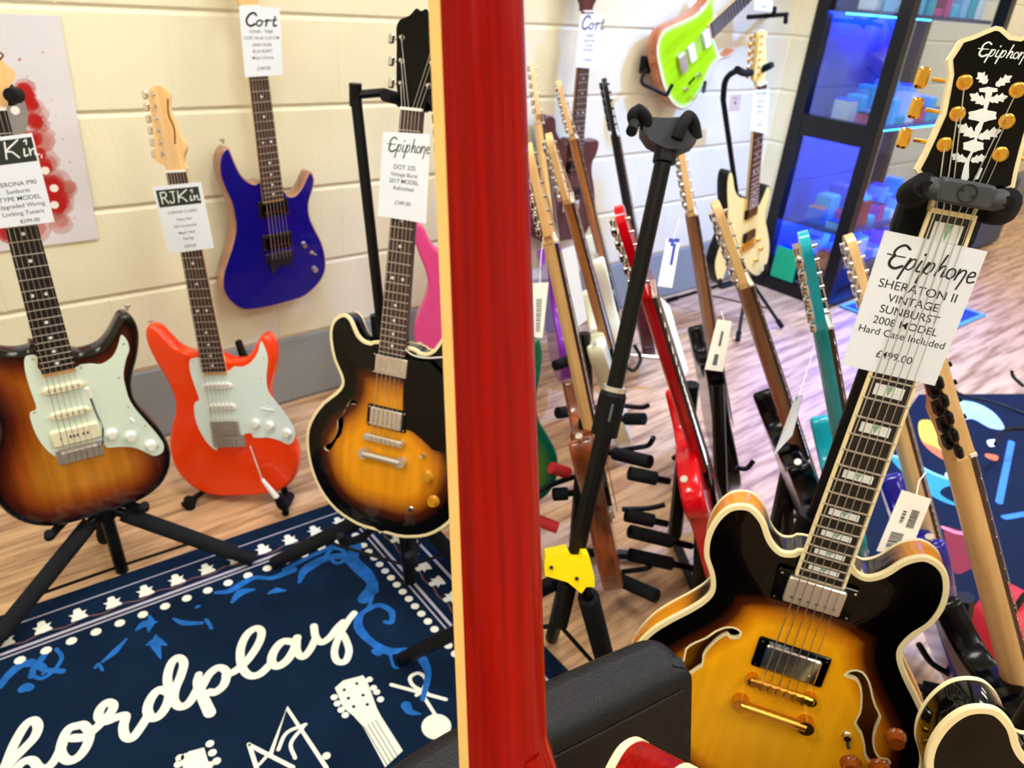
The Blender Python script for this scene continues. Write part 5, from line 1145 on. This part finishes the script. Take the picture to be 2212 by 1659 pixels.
# chromed bar on the far rack
lone('chrome_bar', MB().tube([FL(1362, 768, .12), FL(1448, 776, .12)], .012, 14), CHR, 'short bright chrome bar lying across the rack behind the red neck', 'bar')
# ------------------------------------------------------------------ black leather chair
LEA = mat('black_leather', '0a0b10', .38, spec=.4, var=.25, nscale=15, bump=.9, bscale=420)
zt_ = .63; cR = FL(1440, 1385, zt_); cL = FL(959, 1576, zt_)
ex = nrm((cL-cR)*np.array([1, 1, 0])); ey = np.array([ex[1], -ex[0], 0]); ey = ey if ey[1] < 0 else -ey
t = thing('leather_chair', 'padded black leather chair back with stitched seam, behind the red neck', 'chair', (cR+ex*.3)*np.array([1, 1, 0]))
def soft(o, z0, z1, r, n=7, flare=0.):                            # soft-edged cushion over a plan outline
    o = ccw(o); N = len(o); q = MB(); lv = [(z0+r*(1-math.cos(a)), r*(1-math.sin(a))) for a in np.linspace(0, math.pi/2, n)]; lv = lv+[(z0+z1-z_, i_) for z_, i_ in lv[::-1]]
    for z_, i_ in lv: q.v += [(p[0], p[1], z_) for p in inset(o, i_-flare*(z1-z_))]
    q.f = [(k*N+i, k*N+(i+1) % N, (k+1)*N+(i+1) % N, (k+1)*N+i) for k in range(len(lv)-1) for i in range(N)]
    for b0, fl_ in ((0, True), ((len(lv)-1)*N, False)):
        rr = delaunay_2d_cdt([Vector(v[:2]) for v in q.v[b0:b0+N]], [], [list(range(N))], 1, 1e-7); q.add([(v[0], v[1], lv[0 if fl_ else -1][0]) for v in rr[0]], [tuple(f)[::-1] if fl_ else tuple(f) for f in rr[2]])
    return q
def padded(x0, x1, y0, y1, z0, z1, r=.03): 
    c = cR[:2]; P = [c+ex[:2]*x+ey[:2]*y_ for x, y_ in ((x0, y0), (x1, y0), (x1, y1), (x0, y1))]
    o = []
    for i in range(4):
        a, b_, d = P[i-1], P[i], P[(i+1) % 4]
        for tt in np.linspace(0, 1, 6):
            u = b_+nrm(a-b_)*r*(1-tt)**2+nrm(d-b_)*r*tt**2; o.append(u)
    return soft(o, z0, z1, min(r, (z1-z0)/2.2))
bp_ = [FL(*p, zt_)[:2] for p in [(829, 1658), (959, 1576), (1168, 1468), (1340, 1392)]]
fp_ = [FL(*p, zt_-.02)[:2] for p in [(1470, 1483), (1295, 1574), (1181, 1632), (1000, 1725), (860, 1810)]]
d0 = nrm(bp_[0]-bp_[1]); B1 = FL(1425, 1360, zt_)[:2]; F1 = FL(1497, 1486, zt_-.02)[:2]
qb = lambda a, b_, c_, n_: [a*(1-u)**2+2*b_*u*(1-u)+c_*u*u for u in np.linspace(0, 1, n_)]
cor = qb(B1+(bp_[3]-B1)*.6, B1, B1+(F1-B1)*.55, 7)
out = [bp_[0]+d0*.12]+spline(bp_, 4, False)[:-1]+cor+qb(F1+(B1-F1)*.2, F1, fp_[0], 5)+spline(fp_, 4, False)[1:]+[fp_[-1]+d0*.12]
bk = wpart(t, 'backrest', soft(out, .30, zt_+.004, .018, flare=.17), LEA)
q = MB(); q.tube([np.array([*p, zt_-.020])+ey*.0050 for p in spline(fp_, 8, False)], .0011, 6)
wpart(t, 'seam', q, INK, bk)
wpart(t, 'seat', padded(-.012, .50, .12, .52, .28, .36, .03), LEA)
for a, b_ in ((.04, .04), (.42, .04), (.04, .46), (.42, .46)): wpart(t, 'leg', MB().tube([cR*np.array([1, 1, 0])+ex*a+ey*b_, cR*np.array([1, 1, 0])+ex*a+ey*b_+np.array([0, 0, .31])], .014, 10), BMET)

# ================================================================== PRICE CARDS AND TAGS
def card(label, quad, g, z, lines=(), logo=None, band=None, name='price_card', th=.0008, grp='white price cards', wallY=None, m=CARD, group=True):
    """quad: corners TL, TR, BR, BL as seen; laid in the guitar's plane"""
    P2 = [np.array(g.l(*p, z)) for p in quad]; TL, TR, BR, BL = P2
    f = lambda u, v: (TL*(1-u)*(1-v)+TR*u*(1-v)+BR*u*v+BL*(1-u)*v)
    W_ = lambda p, zz: g.w(p[0], p[1], zz)
    base = g.w(*((BL+BR)/2), z)
    t = thing(name, label, 'price card', base, M=g.M, group=grp)
    q = MB(); o4 = [BL, BR, TR, TL]; q.v = [tuple(W_(p, z)) for p in o4]+[tuple(W_(p, z+th)) for p in o4]
    q.f = [(3, 2, 1, 0), (4, 5, 6, 7), (0, 1, 5, 4), (1, 2, 6, 5), (2, 3, 7, 6), (3, 0, 4, 7)]
    wpart(t, 'card', q, m, smooth=False)
    asp = np.linalg.norm((TR+BR-TL-BL)/2)/np.linalg.norm((BL+BR-TL-TR)/2)
    if band:
        q = MB(); q.v = [tuple(W_(f(u, v), z+th+.0001)) for u, v in ((band[0], band[3]), (band[2], band[3]), (band[2], band[1]), (band[0], band[1]))]; q.f = [(0, 1, 2, 3)]
        wpart(t, 'black_band', q, mat('green_black_ink', '26302c', .5), smooth=False)
    if lines:
        q = MB()
        for txt, v, s, u, mt in lines:
            q.text(txt, lambda x, y_, v=v, s=s, u=u: tuple(W_(f(u+x*s/asp, v-y_*s), z+th+.0002)), bold=.002)
        wpart(t, 'printed_text', q, INK, smooth=False)
    for strokes, u, v, s, mt, asc in (logo or ()):
        q = MB(); sc = s*np.linalg.norm((BL-TL))
        script(q, strokes, lambda x, y_: f(u+x*s/asp, v-y_*s*asc), sc); zz = z+th+.0003
        q.v = [tuple(W_(np.array(p[:2]), zz+p[2])) for p in q.v]
        wpart(t, 'printed_logo', q, mt, smooth=False)
    return t
LN = lambda txt, v, s, u=.5: (txt, v, s, u, None)
card('large white price card tucked under the strings of the sunburst semi-hollow at right', [(1911, 497), (2133, 543), (2019, 833), (1818, 787)], g5, .0008,
     [LN('SHERATON II', .385, .088), LN('VINTAGE', .475, .082), LN('SUNBURST', .56, .082), LN('2008 MODEL', .645, .078), LN('Hard Case Included', .725, .074), LN('£499.00', .885, .078)],
     logo=[(EPI, .13, .235, .063, INK, 1.3)])
card('white price card with a big brand script on the neck of the hanging blue guitar', [(516, 13), (604, 16), (611, 162), (529, 167)], g3, .012,
     [LN('KX500 - TRBB', .37, .062), LN('CORT BLUE CUSTOM', .46, .06), LN('OPEN PORE', .56, .06), LN('BLUE BURST', .65, .06), LN('Made in Korea', .745, .06), LN('£249.00', .905, .07)], logo=[(CORT, .14, .27, .105, INK, .75)])
INKW = mat('white_ink', 'e6ebe8', .5)
KIN = [([(.3, 2.1), (.1, 0)], .2), ([(1.9, 2.2), (.3, 1.0), (.9, .8), (1.6, 0)], .22), ([(2.4, 1.0), (2.3, .1), (2.7, .2)], .2), ([(2.55, 1.9), (2.9, 2.1), (2.8, 1.5)], .16), ([(3.0, 1.0), (3.0, .05), (3.1, .6), (3.6, .9), (3.6, .1), (4.0, .1)], .18), ([(4.3, .0), (4.2, -.4)], .14)]
RJ = [([(.1, 0), (.1, 2.1)], .22), ([(.1, 2.1), (.9, 2.1), (1.1, 1.6), (.8, 1.15), (.15, 1.1)], .2), ([(.6, 1.1), (1.2, 0)], .2), ([(1.5, .4), (1.75, 0), (2.15, .1), (2.3, .6), (2.3, 2.1)], .2), ([(1.8, 2.1), (2.7, 2.1)], .16)]
card('price card with a dark band on the far left guitar neck', [(-50, 302), (69, 287), (118, 479), (-6, 494)], g1, .010,
     [LN('VERONA P90', .545, .070), LN('Sunburst', .625, .066), LN('TYPE MODEL', .71, .072), LN('Upgraded Wiring', .79, .066), LN('Locking Tuners', .875, .066), LN('$299.00', .99-.02, .06, .58)], logo=[(KIN, .42, .24, .085, INKW, 1.0)], band=(.02, .04, .97, .30))
card('price card with a dark band on the orange guitar neck', [(329, 403), (434, 393), (462.5, 535), (365, 549)], g2, .010,
     [LN('CORONA CLASSIC', .42, .055), LN('Fiesta Red', .53, .055), LN('HSS Humbucker', .63, .055), LN('Maple Neck', .73, .055), LN('Gig Bag', .82, .055), LN('£299.00', .94, .06)], logo=[(RJ, .12, .26, .085, INKW, .9), (KIN, .46, .26, .085, INKW, .9)], band=(.05, .06, .93, .31))
card('white price card partly hidden by the red neck, on the sunburst semi-hollow', [(828, 284), (930, 290), (921, 483), (816.5, 466)], g4, .010,
     [LN('DOT 335', .42, .075), LN('Vintage Burst', .50, .065), LN('2017 MODEL', .58, .07), LN('Refinished', .66, .065), LN('£349.00', .83, .065)], logo=[(EPI, .14, .22, .062, INK, 1.3)])
card('white price card with brand script on the hanging brown guitar', [(1253, 30), (1302, 29), (1289, 149), (1243, 145)], gM, .010,
     [LN('CR200', .42, .07), LN('GOLD TOP', .51, .06), LN('2 X P90', .60, .06), LN('SET NECK', .68, .06), LN('£199.00', .87, .07)], logo=[(CORT, .12, .28, .13, GINK, .8)])
card('small white price card on the neck of the pale natural guitar', [(1628, 195), (1662, 192), (1655, 289), (1620, 282)], gO, .010, [LN('NATURAL', .12, .1), LN('24 FRET', .30, .09), LN('MAPLE', .42, .09), LN('NECK', .54, .09), LN('£199', .85, .1)])
# upper hanger with its card, top right of the wall
t = thing('wall_hanger', 'black wall hanger with a bar near the top of the wall beside the corner', 'wall hanger', WL(1650, 40, 1.98))
wpart(t, 'bar', MB().tube([WL(1616, 37, 1.93), WL(1700, 31, 1.93)], .009, 10), BMET); wpart(t, 'prong', MB().tube([WL(1671, 34, 1.93), WL(1673, 18, 1.90)], .009, 10).tube([WL(1698, 31, 1.93), WL(1697, 48, 1.90)], .009, 10), RUB)
wpart(t, 'arm', MB().tube([WL(1655, 35, 1.93), WL(1655, 33, 2.045)], .010, 10), BMET)
class FP:                                        # a plain plane frame facing the room at depth Y
    def __init__(s, Y): s.Y = Y; s.M = np.array([(1, 0, 0), (0, 0, 1), (0, -1, 0)]).T; s.o = np.array([0, Y, 0.])
    def l(s, px, py, z=0): p = WL(px, py, s.Y-z); return (p[0], p[2])
    def w(s, x, y, z=0): return np.array([x, s.Y-z, y])
card('white price card hanging from the wall hanger at the top', [(1632, -45), (1672, -45), (1668, 24), (1629, 22)], FP(1.90), 0, [LN('£299.00', .9, .1)])
card('small brown label hanging near the gooseneck stand', [(1578, 205), (1601, 203), (1597, 240), (1574, 241)], FP(1.92), 0, [LN('SALE', .3, .2), LN('M', .6, .3)], name='paper_tag', m=mat('kraft_paper', 'c9b5a4', .8), grp='paper tags')
# wire holder of the green guitar
t = thing('wall_hanger', 'black wire wall holder under the lime green guitar', 'wall hanger', WL(1430, 170, 1.95))
wpart(t, 'wire', MB().tube(spline([WL(1395, 150, 2.0), WL(1386, 178, 1.95), WL(1412, 192, 1.91), WL(1438, 205, 1.89), WL(1445, 196, 1.885), WL(1453, 182, 1.88)], 4, False), .007, 10), BMET)
wpart(t, 'wire', MB().tube([WL(1520, 150, 2.0), WL(1520, 198, 1.92), WL(1523, 178, 1.885)], .007, 10), BMET); wpart(t, 'bracket', MB().rbox(WL(1395, 140, 2.02), (.04, .03, .06), .006), BLK)

def htag(label, pts, dep, lines=(), m=None, strokes=(), string=None, col=None):
    """small hanging tag: four corner directions at the given distances"""
    P = [DP(x, y_, d) for (x, y_), d in zip(pts, dep)]; TL, TR, BR, BL = P
    f = lambda u, v: TL*(1-u)*(1-v)+TR*u*(1-v)+BR*u*v+BL*(1-u)*v
    n_ = nrm(np.cross(TR-TL, BL-TL)); n_ = n_ if n_@(CAM-TL) > 0 else -n_
    t = thing('paper_tag', label, 'tag', (BL+BR)/2, group='small hanging tags')
    q = MB(); q.v = [tuple(p) for p in (BL, BR, TR, TL)]+[tuple(p+n_*.0006) for p in (BL, BR, TR, TL)]; q.f = [(3, 2, 1, 0), (4, 5, 6, 7), (0, 1, 5, 4), (1, 2, 6, 5), (2, 3, 7, 6), (3, 0, 4, 7)]
    wpart(t, 'card', q, m or mat('tag_paper', 'e9e4d6', .6, var=.03), smooth=False)
    for nm, rects, mt in strokes:
        q = MB()
        for (u0, v0, u1, v1) in rects: q.add([tuple(f(u, v)+n_*.0009) for u, v in ((u0, v1), (u1, v1), (u1, v0), (u0, v0))], [(0, 1, 2, 3)])
        wpart(t, nm, q, mt, smooth=False)
    if string: wpart(t, 'string_loop', MB().tube([f(.5, .03)+n_*.001]+[DP(x, y_, d) for x, y_, d in string], .0009, 5), WPL)
    return t
BAR = [(.2, .22+.5*0, .2, .2)]
def bars(u0, u1, v0, v1, n, seed):
    rs = random.Random(seed); out = []; v = v0
    while v < v1: h = rs.uniform(.4, 1.3)*(v1-v0)/n; out.append((u0, v, u1, min(v+h*.6, v1))); v += h
    return out
htag('cream barcode tag hanging in front of the dark blue guitar', [(1948, 1058), (2012, 1078), (1962, 1202), (1893, 1190)], [1.18, 1.18, 1.17, 1.17], strokes=[('barcode', bars(.55, .8, .25, .55, 14, 1)+bars(.3, .42, .3, .5, 6, 2)+bars(.2, .6, .66, .92, 9, 3), INK)], string=[(1985, 1040, 1.2), (2000, 1020, 1.22)])
htag('cream paper tag hanging right of the walnut neck', [(1549, 690), (1581, 694), (1561, 803), (1522, 798)], [1.55, 1.55, 1.53, 1.53], strokes=[('print', [(.45, .22, .6, .52), (.35, .68, .6, .9)], GINK)], string=[(1558, 672, 1.56)])
htag('white barcode tag beside the red neck, low at left', [(1148, 612), (1185, 610), (1172, 730), (1150, 728)], [1.75, 1.75, 1.73, 1.73], strokes=[('barcode', bars(.3, .7, .3, .9, 16, 5), GINK)], string=[(1168, 560, 1.78), (1175, 500, 1.8)])
BLUEI = mat('blue_ink', '2340b0', .4)
htag('clear and blue hang tag right of the empty stand pole', [(1440, 515), (1470, 516), (1452, 622), (1420, 618)], [1.62, 1.62, 1.60, 1.60], m=mat('pale_lilac_card', 'dfe4f2', .3), strokes=[('blue_print', [(.15, .0, .95, .08), (.55, .1, .75, .55), (.35, .08, .55, .16)], BLUEI)], string=[(1468, 470, 1.62)])
htag('blue and silver tag seen edge on before the brown neck', [(1720, 853), (1735, 852), (1712, 940), (1671, 985)], [1.36, 1.34, 1.33, 1.33], m=mat('silver_card', 'c9ccd4', .3), strokes=[('blue_print', [(.2, .05, 1, .5)], BLUEI)], string=[(1750, 780, 1.38), (1768, 712, 1.38)])
htag('white laminated card on the brown stained guitar neck, edge on', [(1213, 540), (1240, 530), (1268, 690), (1246, 708)], [1.50, 1.52, 1.58, 1.56], m=CARD)
htag('white laminated card along the bright red guitar neck', [(1424, 640), (1446, 660), (1487, 800), (1472, 825)], [1.50, 1.51, 1.50, 1.49], m=CARD)
htag('lilac hang tag just left of the stand pole', [(1338, 718), (1350, 722), (1326, 800), (1314, 835)], [1.60, 1.60, 1.58, 1.58], m=mat('pale_lilac_card', 'dfe4f2'), strokes=[('blue_print', [(.0, .05, 1, .16)], BLUEI)])

# objects seen at the right edge beyond the cabinet
q = MB().rbox(np.array([5.35, 1.72, .22]), (.42, .30, .44), .05); lone('amplifier', q, mat('blue_grey_cover', '4a5266', .7, var=.2), 'small blue grey covered amplifier on the floor beyond the cabinet', 'amplifier', sharp=30)
p = FL(2190, 1330, .12)
t = thing('red_bag', 'small red bag on the floor behind the pale maple neck at the right edge', 'bag', (p[0], p[1], 0))
wpart(t, 'body', MB().rbox((p[0], p[1], .075), (.16, .13, .15), .03), mat('red_bag_cloth', 'd42a36', .6, var=.1), sharp=60)
wpart(t, 'handle', MB().tube(spline([np.array([p[0]-.04, p[1], .145]), np.array([p[0], p[1], .18]), np.array([p[0]+.04, p[1], .145])], 5, False), .006, 8), BLK)
